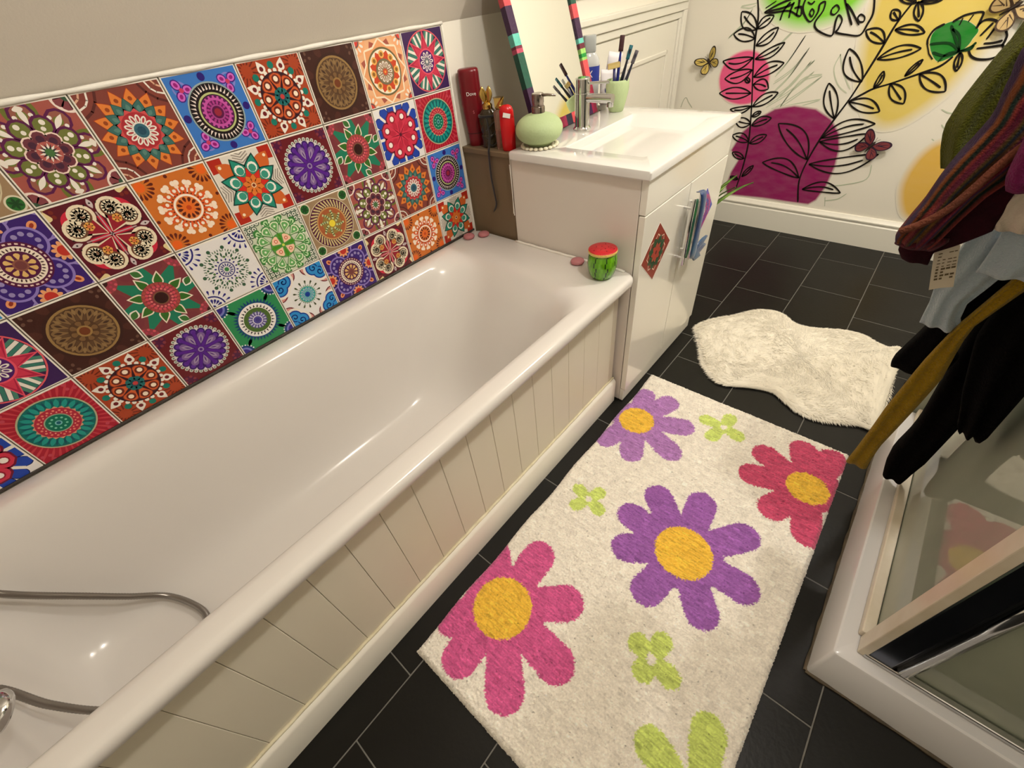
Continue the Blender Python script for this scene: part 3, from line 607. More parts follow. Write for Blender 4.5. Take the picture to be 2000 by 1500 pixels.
# tap
tap = empty('mixer_tap', (0.288, 0.292, 0.8405)); tag(tap, 'chrome cylinder mixer tap on the washbasin', 'tap')
bm = bmesh.new(); lathe(bm, [(0.0, 0), (0.029, 0.0), (0.029, 0.003), (0.025, 0.007), (0.0235, 0.012), (0.0235, 0.1), (0.0225, 0.101), (0.0225, 0.104), (0.0235, 0.105), (0.0235, 0.138), (0.021, 0.141), (0.0, 0.141)], 40)
obj('body', bm, m_chrome, tap, angle=35)
bm = bmesh.new(); tube(bm, [(0.0, 0, 0.087), (0.03, 0.001, 0.088), (0.108, 0.003, 0.088)], 0.0125, 20); lathe(bm, [(0.0, 0), (0.010, 0.0), (0.0105, 0.012), (0, 0.012)], 18, Matrix.Translation((0.1, 0.003, 0.0665)))
obj('spout', bm, m_chrome, tap, angle=40)
bm = bmesh.new(); tube(bm, [(0.015, 0.0, 0.126), (0.05, 0.008, 0.127), (0.085, 0.015, 0.128)], 0.0042, 12); obj('lever', bm, m_chrome, tap, angle=50)

# ------------------------------------------------------------------ mirror with a striped painted frame
A_, TH_ = 1.61451, 0.29978
E_ = np.array([math.cos(A_), math.sin(A_), 0]); N_ = np.array([-math.sin(A_), math.cos(A_), 0])
U_ = np.array([0, 0, 1]) * math.cos(TH_) + N_ * math.sin(TH_); K_ = np.cross(E_, U_)   # K_: out of the glass, into the room
MO = np.array([0.2284, 0.1406, 0.843])
mir = empty('framed_mirror', MO); tag(mir, 'leaning mirror in a hand-painted striped frame behind the basin', 'mirror')
MW, MH, BW, MT = 0.368, 0.46, 0.031, 0.018
def mp(s, t, k): return E_ * s + U_ * t + K_ * k
CO, PU, TQ, MR, PK, GR, MG, NV, LM, GN, CR = (236, 84, 92), (62, 26, 72), (110, 214, 196), (120, 30, 58), (206, 80, 110), (8, 92, 72), (166, 20, 76), (26, 34, 62), (170, 230, 120), (20, 160, 60), (186, 30, 70)
LEFT = [(0, .14, PU), (.14, .23, GR), (.23, .241, PK), (.241, .248, MR), (.248, .277, TQ), (.277, .342, PU), (.342, .40, CO), (.40, .46, GR)]
RIGHT = [(0, .058, MG), (.058, .11, CR), (.11, .162, CO), (.162, .17, LM), (.17, .181, GN), (.181, .195, LM), (.195, .21, MR), (.21, .224, TQ), (.224, .28, PU), (.28, .317, CO), (.317, .40, GR), (.40, .46, TQ)]
BOT = [(.031, .07, MG), (.07, .13, GR), (.13, .168, MG), (.168, .203, NV), (.203, .24, CO), (.24, .275, MR), (.275, .31, CR), (.31, .337, PU)]
TOP = [(.031, .1, LM), (.1, .2, MG), (.2, .26, TQ), (.26, .337, CO)]
m_fp = mat('frame_paint', (255, 255, 255), 0.45, attr='Col', bump=0.25, bscale=120, var=0.25, vscale=60, col2=(60, 40, 50))
def bar(segs, horiz, a, b):
    V = []; F = []; C_ = []
    for s0, s1, col in segs:
        q = [(a, s0), (b, s0), (b, s1), (a, s1)] if not horiz else [(s0, a), (s1, a), (s1, b), (s0, b)]
        n0 = len(V)
        V += [mp(s, t, -MT) for s, t in q] + [mp(s, t, 0) for s, t in q]
        F += [(n0 + 4, n0 + 5, n0 + 6, n0 + 7), (n0 + 3, n0 + 2, n0 + 1, n0)] + [(n0 + i, n0 + (i + 1) % 4, n0 + 4 + (i + 1) % 4, n0 + 4 + i) for i in range(4)]
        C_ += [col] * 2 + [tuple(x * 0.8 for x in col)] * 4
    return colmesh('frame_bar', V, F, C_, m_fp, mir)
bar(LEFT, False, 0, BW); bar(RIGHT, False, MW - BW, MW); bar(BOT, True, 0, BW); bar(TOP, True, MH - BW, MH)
m_glass = mat('silvered_glass', (225, 226, 218), 0.015, metal=1.0)
bm = bmesh.new(); loft(bm, [[mp(s, t, k) for s, t in ((BW - .004, BW - .004), (MW - BW + .004, BW - .004), (MW - BW + .004, MH - BW + .004), (BW - .004, MH - BW + .004))] for k in (-MT + .004, -0.006)])
bmesh.ops.recalc_face_normals(bm, faces=bm.faces); obj('mirror_glass', bm, m_glass, mir)
# ------------------------------------------------------------------ mural painted on the far wall (children of the wall)
def mural_mat():
    m = bpy.data.materials.new('mural_paint'); m.use_nodes = True; nt = m.node_tree; N = nt.nodes; L = nt.links; b = N['Principled BSDF']
    a = N.new('ShaderNodeAttribute'); a.attribute_name = 'Col'
    tc = N.new('ShaderNodeTexCoord'); mp_ = N.new('ShaderNodeMapping'); mp_.inputs['Scale'].default_value = (9, 1, 22); mp_.inputs['Rotation'].default_value = (0, 0.5, 0)
    n = N.new('ShaderNodeTexNoise'); n.inputs['Scale'].default_value = 1.6; n.inputs['Detail'].default_value = 6
    L.new(tc.outputs['Object'], mp_.inputs['Vector']); L.new(mp_.outputs['Vector'], n.inputs['Vector'])
    r = N.new('ShaderNodeMapRange'); r.inputs[1].default_value = 0.35; r.inputs[2].default_value = 0.8; r.inputs[3].default_value = 1.0; r.inputs[4].default_value = 0.94
    L.new(n.outputs['Fac'], r.inputs[0])
    mu = N.new('ShaderNodeMath'); mu.operation = 'MULTIPLY'; L.new(a.outputs['Alpha'], mu.inputs[0]); L.new(r.outputs[0], mu.inputs[1])
    mx = N.new('ShaderNodeMix'); mx.data_type = 'RGBA'; mx.inputs[6].default_value = lin((236, 230, 216))
    L.new(mu.outputs[0], mx.inputs[0]); L.new(a.outputs['Color'], mx.inputs[7]); L.new(mx.outputs[2], b.inputs['Base Color'])
    b.inputs['Roughness'].default_value = 0.65; b.inputs['Specular IOR Level'].default_value = 0.25
    return m
m_mural = mural_mat()
LAY = [0]
def mpx(a, b): return (1300 + a / 2.857, b / 2.857)          # measured on an enlarged crop of the photo
def wallpt(a, b):
    p = at(*mpx(a, b), 1, YF); return np.array([p[0], p[2]])
def paint(name, V2, F, cols):
    """V2: (x,z) wall points; cols: rgba (sRGB+alpha) per vertex"""
    LAY[0] += 1; y = YF - 0.0003 - LAY[0] * 6e-5
    me = bpy.data.meshes.new(name); me.from_pydata([(float(p[0]), y, float(p[1])) for p in V2], [], F); me.update()
    ca = me.color_attributes.new('Col', 'FLOAT_COLOR', 'POINT'); buf = []
    for c in cols: buf += list(lin(c)[:3]) + [c[3]]
    ca.data.foreach_set('color', buf); me.materials.append(m_mural)
    return link(name, me, wall_far)
def blob(name, pts, col, a=0.95, soft=0.01, a2=None, smooth=True, px=True):
    P_ = [wallpt(*p) for p in pts] if px else [np.array(p) for p in pts]
    if smooth: P_ = catmull(P_, 6, True)
    n = len(P_)
    ar = sum(P_[i - 1][0] * P_[i][1] - P_[i][0] * P_[i - 1][1] for i in range(n))
    if ar < 0: P_ = P_[::-1]
    O_ = []; I_ = []
    for i in range(n):
        d = P_[(i + 1) % n] - P_[i - 1]; d = d / (np.linalg.norm(d) + 1e-9); nr = np.array([d[1], -d[0]])
        O_.append(P_[i] + nr * soft * 0.5); I_.append(P_[i] - nr * soft * 0.5)
    F = [tuple(range(n))] + [(i, n + i, n + (i + 1) % n, (i + 1) % n) for i in range(n)]
    return paint(name, I_ + O_, F, [(*col, a)] * n + [(*col, 0.0)] * n)
INK = (22, 15, 11)
def strokes(name, lines, w=0.0074, col=INK, a=1.08, px=True):
    V = []; F = []
    for ln in lines:
        P_ = [wallpt(*p) for p in ln] if px else [np.array(p) for p in ln]
        if len(P_) > 2: P_ = catmull(P_, 5)
        n = len(P_); n0 = len(V)
        for i in range(n):
            d = P_[min(i + 1, n - 1)] - P_[max(i - 1, 0)]; d = d / (np.linalg.norm(d) + 1e-9); nr = np.array([-d[1], d[0]])
            ww = w / 2 * (0.92 + 0.12 * math.sin(i * 0.35 + n)) * (0.55 if i in (0, n - 1) else 1)
            V += [P_[i] + nr * ww, P_[i] - nr * ww]
        F += [(n0 + 2 * i, n0 + 2 * i + 1, n0 + 2 * i + 3, n0 + 2 * i + 2) for i in range(n - 1)]
    return paint(name, V, F, [(*col, a)] * len(V))
def leaf(b, t, wr=0.2, bend=0.0, mid=0.8, name='painted_leaf', **k):
    B, T_ = wallpt(*b), wallpt(*t); d = T_ - B; n = np.array([-d[1], d[0]])
    def c(s, sg): return B + d * s + n * (sg * wr * math.sin(PI * s) ** 0.85 + bend * math.sin(PI * s))
    ss = np.linspace(0, 1, 8)
    ls = [[c(s, 1) for s in ss], [c(s, -1) for s in ss]]
    if mid: ls.append([c(s, 0) for s in np.linspace(0, mid, 5)])
    return strokes(name, ls, px=False, **k)
# pale pencil fronds first, then colour fields, then ink
SAGE = (176, 190, 160)
for i, (p, q, r_) in enumerate([((560, 640), (700, 560), (870, 430)), ((560, 600), (690, 520), (825, 405)), ((590, 560), (700, 480), (810, 345)), ((600, 520), (690, 430), (800, 270)), ((610, 430), (680, 350), (780, 200)), ((600, 300), (650, 240), (740, 150)), ((580, 620), (720, 600), (860, 560)), ((610, 640), (740, 470), (870, 420)), ((620, 560), (740, 430), (830, 340)), ((600, 470), (700, 400), (790, 285)), ((480, 60), (430, 140), (350, 215)), ((505, 30), (470, 45), (420, 40))]):
    strokes('pencil_frond', [[p, q, r_], [(p[0] + 8, p[1] - 14), (q[0] + 14, q[1] - 22), (r_[0] + 4, r_[1] - 6)]], 0.005, SAGE, 0.7)
strokes('pencil_frond', [[(980, 300), (940, 380), (960, 470), (1010, 520)], [(975, 300), (990, 400), (1030, 500)]], 0.005, SAGE, 0.7)
strokes('pencil_leaf', [[(85, 600), (100, 560), (115, 545), (128, 570), (148, 602)]], 0.005, (160, 165, 140), 0.8)
strokes('pencil_leaf', [[(1150, 920), (1120, 1000), (1000, 1030), (900, 1040)], [(1010, 1080), (960, 1110), (890, 1120)], [(890, 1100), (888, 1150)]], 0.005, SAGE, 0.8)
strokes('pencil_leaf', [[(1540, 610), (1580, 630), (1650, 635)], [(1540, 695), (1565, 725), (1600, 720)], [(1485, 775), (1510, 790), (1560, 785)], [(1820, 360), (1830, 400)], [(1990, 110), (1950, 190), (1940, 220)]], 0.005, SAGE, 0.8)
blob('painted_circle', [(300, 440), (340, 340), (430, 285), (510, 290), (570, 350), (580, 430), (555, 520), (480, 575), (390, 580), (320, 540)], (236, 82, 138), 0.98, 0.012)
blob('painted_circle', [(366, 838), (430, 735), (510, 665), (610, 608), (720, 590), (840, 608), (925, 665), (968, 745), (970, 830), (945, 930), (895, 1040), (840, 1115), (795, 1140), (700, 1128), (540, 1104), (345, 1085), (335, 1040), (365, 960), (405, 895)], (146, 12, 92), 0.99, 0.012, smooth=False)
blob('painted_wash', [(1215, -120), (1150, 60), (1105, 220), (1085, 400), (1092, 540), (1130, 640), (1200, 700), (1300, 688), (1420, 620), (1560, 510), (1680, 380), (1770, 270), (1860, 170), (1930, 60), (1985, -80), (2000, -200), (1900, -330), (1700, -390), (1450, -380), (1300, -290)], (224, 196, 62), 0.86, 0.055)
blob('painted_wash', [(1545, 790), (1440, 850), (1355, 955), (1312, 1060), (1316, 1165), (1350, 1212), (1430, 1200), (1530, 1140), (1620, 1040), (1660, 920), (1640, 820)], (226, 178, 56), 0.92, 0.035)
blob('painted_blob', [(540, -60), (560, 30), (625, 105), (730, 145), (850, 135), (960, 100), (1050, 50), (1110, -20), (1130, -120), (1060, -230), (900, -290), (720, -270), (590, -170)], (126, 214, 24), 0.95, 0.05)
blob('painted_blob', [(1476, 230), (1500, 175), (1580, 125), (1670, 112), (1735, 150), (1745, 175), (1715, 215), (1690, 250), (1640, 292), (1570, 330), (1515, 342), (1482, 290)], (8, 128, 30), 0.99, 0.0015)
stem1 = [(382, 1078), (410, 1000), (440, 900), (465, 780), (480, 600), (487, 420), (498, 240), (518, 90), (512, -40)]
stem2 = [(738, 1128), (745, 1010), (790, 900), (860, 780), (940, 668), (1030, 548), (1100, 440), (1200, 280), (1290, 130), (1400, -10)]
strokes('painted_stem', [stem1], 0.0085); strokes('painted_stem', [stem2], 0.009)
strokes('painted_stem', [[(1025, 565), (1100, 525), (1160, 495), (1260, 465), (1420, 410), (1530, 370), (1605, 315)]], 0.009)
for b, t, wr, bd in [((510, 165), (425, 65), .24, .05), ((500, 215), (380, 190), .24, -.06), ((490, 322), (320, 342), .17, .12), ((485, 390), (330, 440), .2, .08), ((478, 520), (300, 520), .16, 0), ((480, 592), (360, 610), .14, .1), ((476, 690), (388, 668), .26, .05), ((465, 790), (372, 755), .22, -.05), ((438, 885), (372, 850), .2, 0), ((405, 1000), (360, 985), .2, 0),
                     ((512, 160), (607, 86), .24, .05), ((505, 255), (632, 152), .2, -.06), ((500, 330), (668, 236), .14, -.06), ((492, 430), (663, 350), .18, .05), ((490, 470), (575, 495), .3, .1), ((485, 595), (630, 515), .18, .03), ((482, 650), (535, 622), .22, 0), ((480, 700), (592, 658), .2, .05), ((468, 800), (566, 752), .2, 0), ((425, 985), (492, 922), .14, 0), ((470, 460), (445, 435), .3, 0)]:
    leaf(b, t, wr, bd)
for b, t, wr, bd in [((942, 662), (912, 462), .17, .02), ((1095, 458), (1025, 270), .2, .08), ((1222, 240), (1118, 168), .22, -.05), ((1300, 112), (1265, 55), .3, 0), ((790, 890), (630, 688), .18, -.08), ((745, 992), (540, 905), .16, -.12),
                     ((1022, 568), (1196, 622), .19, .04), ((1180, 330), (1428, 270), .15, .05), ((1280, 165), (1448, 183), .15, .05), ((870, 770), (1172, 690), .13, .1), ((800, 915), (1190, 860), .13, -.1), ((762, 1055), (977, 1076), .14, .12), ((1255, 465), (1330, 578), .22, .0), ((1162, 492), (1218, 395), .17, -.08), ((1335, 425), (1438, 330), .13, .0), ((1418, 412), (1562, 510), .22, .02), ((1410, 8), (1415, 118), .2, .0), ((1645, 290), (1622, 398), .17, .0), ((860, 790), (1135, 745), .16, -.14), ((1300, -25), (1400, 15), .15, 0), ((1420, 10), (1550, -5), .12, 0)]:
    leaf(b, t, wr, bd)
strokes('painted_flower', [[(1602, 122), (1640, 100), (1685, 80), (1770, 66), (1762, 105), (1745, 140), (1735, 158)], [(1745, 140), (1780, 112), (1830, 110), (1880, 140), (1905, 190), (1895, 225), (1882, 252), (1895, 285), (1820, 325), (1745, 330), (1705, 312), (1692, 282), (1685, 275)], [(1462, 250), (1466, 215), (1500, 165), (1560, 132)], [(1470, 300), (1490, 330)], [(1462, 250), (1470, 300)], [(1735, 270), (1800, 262), (1885, 250)], [(1775, 242), (1830, 238), (1882, 225)], [(1660, 100), (1640, 140)], [(1720, 80), (1690, 120)], [(1755, 200), (1790, 165), (1830, 125)], [(1790, 220), (1835, 160), (1860, 130)]], 0.008)
strokes('painted_flower', [[(1640, 285), (1700, 262), (1735, 235)], [(1640, 285), (1700, 275), (1720, 250)], [(1640, 288), (1585, 240), (1475, 245)], [(1640, 285), (1620, 220), (1595, 140)], [(1640, 288), (1640, 200), (1600, 160)], [(1640, 288), (1560, 310), (1490, 290)], [(1520, 345), (1570, 300), (1640, 285)]], 0.008, (10, 60, 20))
strokes('painted_monstera', [[(790, -20), (768, 40), (780, 90), (810, 120), (850, 70), (862, 25), (892, 10), (880, 60), (835, 125), (845, 165), (905, 196), (935, 190), (950, 120), (968, 84), (986, 112), (965, 160), (952, 180), (1010, 192), (1085, 195), (1130, 130), (1160, 70), (1168, -20)], [(1000, -10), (1020, 70), (1040, 140)], [(1080, 140), (1040, 60), (1010, 20)]], 0.008)
strokes('painted_monstera', [[(1072, 100), (1090, 80), (1112, 95), (1105, 120), (1080, 120), (1072, 100)], [(928, 50), (955, 28), (970, 50), (945, 80), (925, 75), (928, 50)], [(806, 70), (818, 50), (830, 65), (818, 92), (806, 80), (806, 70)], [(795, 10), (815, 22), (835, 5)]], 0.007)
strokes('painted_frond', [[(553, 68), (640, 20), (740, -20)], [(553, 68), (600, 70), (690, 60), (750, 90), (760, 40), (720, 45)], [(640, 115), (660, 60), (700, 10)], [(690, 100), (700, 55), (720, 10)], [(560, 45), (620, 5)], [(730, 90), (745, 30), (750, -10)], [(575, 62), (650, 45), (720, 20)]], 0.0085)
# butterflies stuck on the mural
def butterfly(px, size, rot, wingc, dark, label, pat):
    p = at(*px, 1, YF); r = empty('butterfly_ornament', (p[0], YF - 0.012, p[2])); r.rotation_euler = (0, rot, 0)
    tag(r, label, 'butterfly ornament', 'butterflies on the mural wall')
    m = mat('butterfly_' + pat, wingc, 0.6, var=0.0, attr='Col')
    for sg in (-1, 1):
        for (kind, pts) in (('fore_wing', [(0.02, 0.05), (0.25, 0.55), (0.75, 0.85), (1.0, 0.75), (0.92, 0.4), (0.55, 0.05), (0.05, 0.0)]), ('hind_wing', [(0.04, 0.0), (0.5, 0.02), (0.8, -0.2), (0.78, -0.5), (0.5, -0.7), (0.2, -0.55), (0.05, -0.12)])):
            O_ = catmull([np.array(q) for q in pts], 4, True); V = []; F = []; C_ = []
            for (sc, lift, c) in ((1.0, 0.0, dark), (0.8, 0.0008, wingc)):
                ctr = np.mean(O_, axis=0); n0 = len(V); n = len(O_)
                for q in O_:
                    u = ctr + (q - ctr) * sc
                    V.append((sg * u[0] * size, -abs(u[0]) * size * 0.35 - lift, u[1] * size))
                f = tuple(range(n0, n0 + n)); F.append(f if sg > 0 else f[::-1]); C_.append(c)
            for q in range(4):
                a = ctr * (0.3 + 0.2 * q); b = O_[2 + q * 4]; n0 = len(V); d = np.array([b[1] - a[1], -(b[0] - a[0])]) * 0.05
                for u in (a - d, a + d, b): V.append((sg * u[0] * size, -abs(u[0]) * size * 0.35 - 0.0016, u[1] * size))
                F.append((n0, n0 + 1, n0 + 2)); C_.append(dark)
            colmesh(kind, V, F, C_, m, r)
    bm = bmesh.new(); tube(bm, [(0, 0.0, -0.45 * size), (0, -0.002, -0.1 * size), (0, -0.002, 0.2 * size), (0, 0, 0.32 * size)], [0.03 * size, 0.07 * size, 0.09 * size, 0.05 * size], 8)
    for sg in (-1, 1): tube(bm, [(0, 0, 0.3 * size), (sg * 0.12 * size, -0.003, 0.6 * size)], 0.012 * size, 5)
    bm2 = obj('body', bm, mat('butterfly_body', (40, 26, 18), 0.7), r, smooth=True)
    bm = bmesh.new(); tube(bm, [(0, 0, 0), (0, 0.0118, 0)], 0.004, 8); obj('sticky_pad', bm, mat('foam_pad', (230, 226, 214), 0.8), r)
butterfly((1387, 121), 0.06, -0.6, (206, 180, 92), (52, 38, 20), 'yellow and brown butterfly beside the pink painted circle', 'tan')
butterfly((1702, 284), 0.066, 0.5, (128, 52, 56), (48, 24, 50), 'dark red and purple butterfly right of the plum painted circle', 'plum')
butterfly((1978, 14), 0.075, 0.9, (196, 168, 116), (70, 50, 34), 'spotted tan butterfly at the top right above the robe', 'spot')

# ------------------------------------------------------------------ things on the boxing and the basin
ZB, ZS = 0.831, 0.8405
def eloop(cx, cy, z, rx, ry, rot=0.7, n=28, pw=2.4):
    L_ = []
    for i in range(n):
        a = 2 * PI * i / n; c, s = math.cos(a), math.sin(a)
        x = rx * math.copysign(abs(c) ** (2 / pw), c); y_ = ry * math.copysign(abs(s) ** (2 / pw), s)
        L_.append((cx + x * math.cos(rot) - y_ * math.sin(rot), cy + x * math.sin(rot) + y_ * math.cos(rot), z))
    return L_
def text(name, s, size, loc, rz, m, parent, tilt=PI / 2, ext=0.0002):
    cu = bpy.data.curves.new(name, 'FONT'); cu.body = s; cu.size = size; cu.extrude = ext; cu.align_x = 'CENTER'; cu.align_y = 'CENTER'; cu.resolution_u = 3
    to = bpy.data.objects.new(name, cu); COL.objects.link(to)
    me = bpy.data.meshes.new_from_object(to.evaluated_get(bpy.context.evaluated_depsgraph_get()))
    bpy.data.objects.remove(to); me.materials.append(m)
    o = link(name, me, parent, loc); o.rotation_euler = (tilt, 0, rz); return o
VR = 0.72                                                    # yaw of the camera-facing side
m_white = mat('white_print', (238, 234, 230), 0.5)
# dark red bottle
b = empty('shampoo_bottle', (0.030, 0.052, ZB)); tag(b, 'tall dark red shampoo bottle in the corner by the tiles', 'bottle')
m_dr = mat('dark_red_plastic', (112, 14, 26), 0.28, spec=0.5)
bm = bmesh.new(); loft(bm, [eloop(0, 0, z, rx, ry, VR) for z, rx, ry in ((0, .022, .016), (.004, .025, .018), (.035, .0255, .018), (.04, .0255, .018), (.08, .030, .021), (.12, .033, .023), (.15, .033, .023), (.18, .0325, .023), (.2, .0325, .0235), (.207, .031, .022), (.210, .027, .018))])
obj('bottle_body', bm, m_dr, b, angle=50)
bm = bmesh.new(); loft(bm, [eloop(0, 0, z, rx, ry, VR) for z, rx, ry in ((.0365, .0262, .0187), (.039, .0262, .0187))], False, False); obj('cap_seam', bm, mat('seam_dark', (60, 6, 12), 0.5), b)
text('lettering', 'Dove', 0.014, (0.0185, -0.0165, 0.147), VR, m_white, b)
text('lettering', 'S', 0.012, (0.0185, -0.0155, 0.098), VR, mat('pink_print', (214, 120, 130), 0.5), b)
# perfume with gold leaf stopper and ribbon
m_gold = mat('polished_gold', (206, 172, 96), 0.18, metal=1.0)
m_amber = mat('amber_glass', (150, 120, 66), 0.05, trans=0.75, ior=1.45)
m_dkglass = mat('smoky_glass', (66, 54, 34), 0.08, trans=0.35, spec=0.6)
m_rib = mat('black_ribbon', (20, 17, 16), 0.5, sheen=0.3)
b = empty('perfume_bottle', (0.092, 0.056, ZB)); tag(b, 'ornate perfume bottle with gold stopper and trailing black ribbon', 'perfume bottle')
bm = bmesh.new(); loft(bm, [eloop(0, 0, z, r, r * .72, VR, 16, 2.0) for z, r in ((0, .026), (.003, .030), (.02, .028), (.034, .030), (.038, .027), (.06, .031), (.085, .031), (.1, .024), (.108, .016))]); obj('bottle_body', bm, m_dkglass, b, angle=25)
bm = bmesh.new(); loft(bm, [eloop(0, 0, z, r, r * .8, VR, 20, 2.0) for z, r in ((.086, .0325), (.092, .0325), (.092, .029), (.086, .030))]); obj('ribbon_band', bm, m_rib, b)
bm = bmesh.new(); lathe(bm, [(.014, .105), (.016, .108), (.016, .118), (.012, .121), (.008, .124), (0, .124)], 20); obj('collar', bm, m_gold, b, angle=35)
for sg, tw in ((-1, .2), (1, -.5)):
    bm = bmesh.new(); loops = []
    for i in range(10):
        t = i / 9; w_ = 0.013 * math.sin(PI * (0.12 + 0.8 * t)); c = np.array((sg * 0.008 * math.cos(VR), sg * 0.008 * math.sin(VR), .122 + .04 * t))
        a = VR + tw
        loops.append([c + np.array((math.cos(a) * w_ * math.cos(q) - math.sin(a) * .003 * math.sin(q), math.sin(a) * w_ * math.cos(q) + math.cos(a) * .003 * math.sin(q), 0.004 * math.cos(q) * sg)) for q in np.linspace(0, 2 * PI, 11)[:-1]])
    loft(bm, loops); obj('stopper_leaf', bm, m_gold, b, smooth=True)
bm = bmesh.new(); bo = np.array((0.092, 0.056, ZB)); rp = catmull([(0.103, 0.034, 0.92), (0.112, 0.030, 0.87), (0.118, 0.014, 0.836), (0.120, 0.0085, 0.82), (0.119, 0.008, 0.75), (0.126, 0.008, 0.69), (0.127, 0.008, 0.662), (0.109, 0.008, 0.632)], 6)
loops = []
for i, p in enumerate(rp):
    w_ = np.interp(i, [0, 8, 20, len(rp) - 4, len(rp) - 1], [.003, .0045, .0045, .004, .0006]); p = p - bo
    loops.append([p + np.array((w_ * math.cos(q), -0.0007 * math.sin(q), 0)) for q in np.linspace(0, 2 * PI, 9)[:-1]])
loft(bm, loops); obj('ribbon_tail', bm, m_rib, b, smooth=True)
bm = bmesh.new()
for q in range(3):
    tube(bm, [np.array((0.0285 * math.cos(a) , 0.0215 * math.sin(a), 0.02 + 0.02 * q + 0.012 * math.sin(a * 2 + q))) for a in np.linspace(VR - 2.2, VR + 0.6, 14)], 0.0016, 6)
obj('ribbon_wrap', bm, m_rib, b, smooth=True)
# second perfume
b = empty('perfume_bottle', (0.148, 0.048, ZB)); tag(b, 'slim clear perfume bottle with faceted gold cap', 'perfume bottle')
bm = bmesh.new(); loft(bm, [eloop(0, 0, z, r, r * .8, VR, 20, 3.5) for z, r in ((0, .016), (.003, .018), (.1, .0185), (.106, .016), (.11, .009))]); obj('bottle_body', bm, mat('pale_pink_glass', (226, 180, 160), 0.03, trans=0.85), b, angle=30)
bm = bmesh.new(); loft(bm, [eloop(0, 0, z, r, r * .8, VR, 20, 3.5) for z, r in ((.005, .0145), (.055, .015))]); obj('liquid', bm, mat('amber_liquid', (196, 110, 50), 0.05, trans=0.6), b)
bm = bmesh.new(); loft(bm, [[(r * math.cos(2 * PI * i / 5 + o_), r * math.sin(2 * PI * i / 5 + o_), z) for i in range(5)] for z, r, o_ in ((.108, .008, 0), (.113, .013, .3), (.14, .018, .9))]); obj('cap', bm, m_gold, b)
# red bottle
b = empty('red_bottle', (0.181, 0.043, ZB)); tag(b, 'small glossy bright red bottle with rounded top beside the soap dispenser', 'bottle')
bm = bmesh.new(); loft(bm, [eloop(0, 0, z, rx, ry, VR, 24, 2.2) for z, rx, ry in ((0, .018, .013), (.003, .021, .015), (.05, .0225, .016), (.088, .0225, .016), (.09, .0215, .015), (.092, .0225, .016), (.108, .0215, .0155), (.118, .017, .012), (.123, .009, .007))]); obj('bottle_body', bm, mat('bright_red_plastic', (196, 14, 22), 0.25), b, angle=60)
bm = bmesh.new(); box(bm, (-0.011, -0.0006, -0.006), (0.011, 0.0, 0.006)); lb = obj('label', bm, m_white, b, (0.0112, -0.0125, 0.098)); lb.rotation_euler = (0, 0.25, VR)
# soap dispenser on a beaded coaster
b = empty('coaster', (0.272, 0.083, ZS)); tag(b, 'round white beaded coaster under the green soap dispenser', 'coaster')
bm = bmesh.new(); lathe(bm, [(0, 0), (.05, 0), (.05, .004), (0, .004)], 32); obj('disc', bm, mat('woven_white', (222, 212, 190), 0.7, bump=0.4, bscale=200), b)
me_b = None
for i in range(22):
    a = 2 * PI * i / 22
    if me_b is None:
        bm = bmesh.new(); bmesh.ops.create_uvsphere(bm, u_segments=10, v_segments=6, radius=0.0072, matrix=Matrix.Diagonal((1, 1, .62, 1)))
        o = obj('bead', bm, mat('pearly_bead', (236, 228, 204), 0.3), b, smooth=True); me_b = o.data
    else: o = link('bead', me_b, b)
    o.location = (.053 * math.cos(a), .053 * math.sin(a), .0045)
m_sage = mat('sage_stone', (180, 198, 150), 0.6, spec=0.3, bump=0.15, bscale=160, var=0.15, vscale=40, col2=(166, 188, 134))
b = empty('soap_dispenser', (0.272, 0.083, ZS + 0.004)); tag(b, 'round sage green soap dispenser with chrome pump', 'soap dispenser')
bm = bmesh.new(); pf = [(0, 0), (.028, 0), (.036, .002)] + [(.0715 * math.cos(t) ** .92, .0435 + .0425 * math.sin(t)) for t in np.linspace(-1.05, 1.2, 22)] + [(.017, .0865), (0, .0865)]
lathe(bm, pf, 48); obj('dispenser_body', bm, m_sage, b, smooth=True)
m_dch = mat('brushed_dark_chrome', (150, 138, 130), 0.2, metal=1.0)
bm = bmesh.new(); lathe(bm, [(0, .085), (.0195, .085), (.0195, .1), (.0185, .102), (.0165, .103), (.0165, .109), (.0175, .111), (.0175, .132), (.016, .134), (0, .134)], 28); pc = obj('pump_collar', bm, m_dch, b, angle=35)
bm = bmesh.new(); tube(bm, [(0, 0, .128), (.03, .006, .1295), (.055, .012, .128)], [.0042, .0036, .003], 10); obj('nozzle', bm, m_dch, pc, smooth=True)
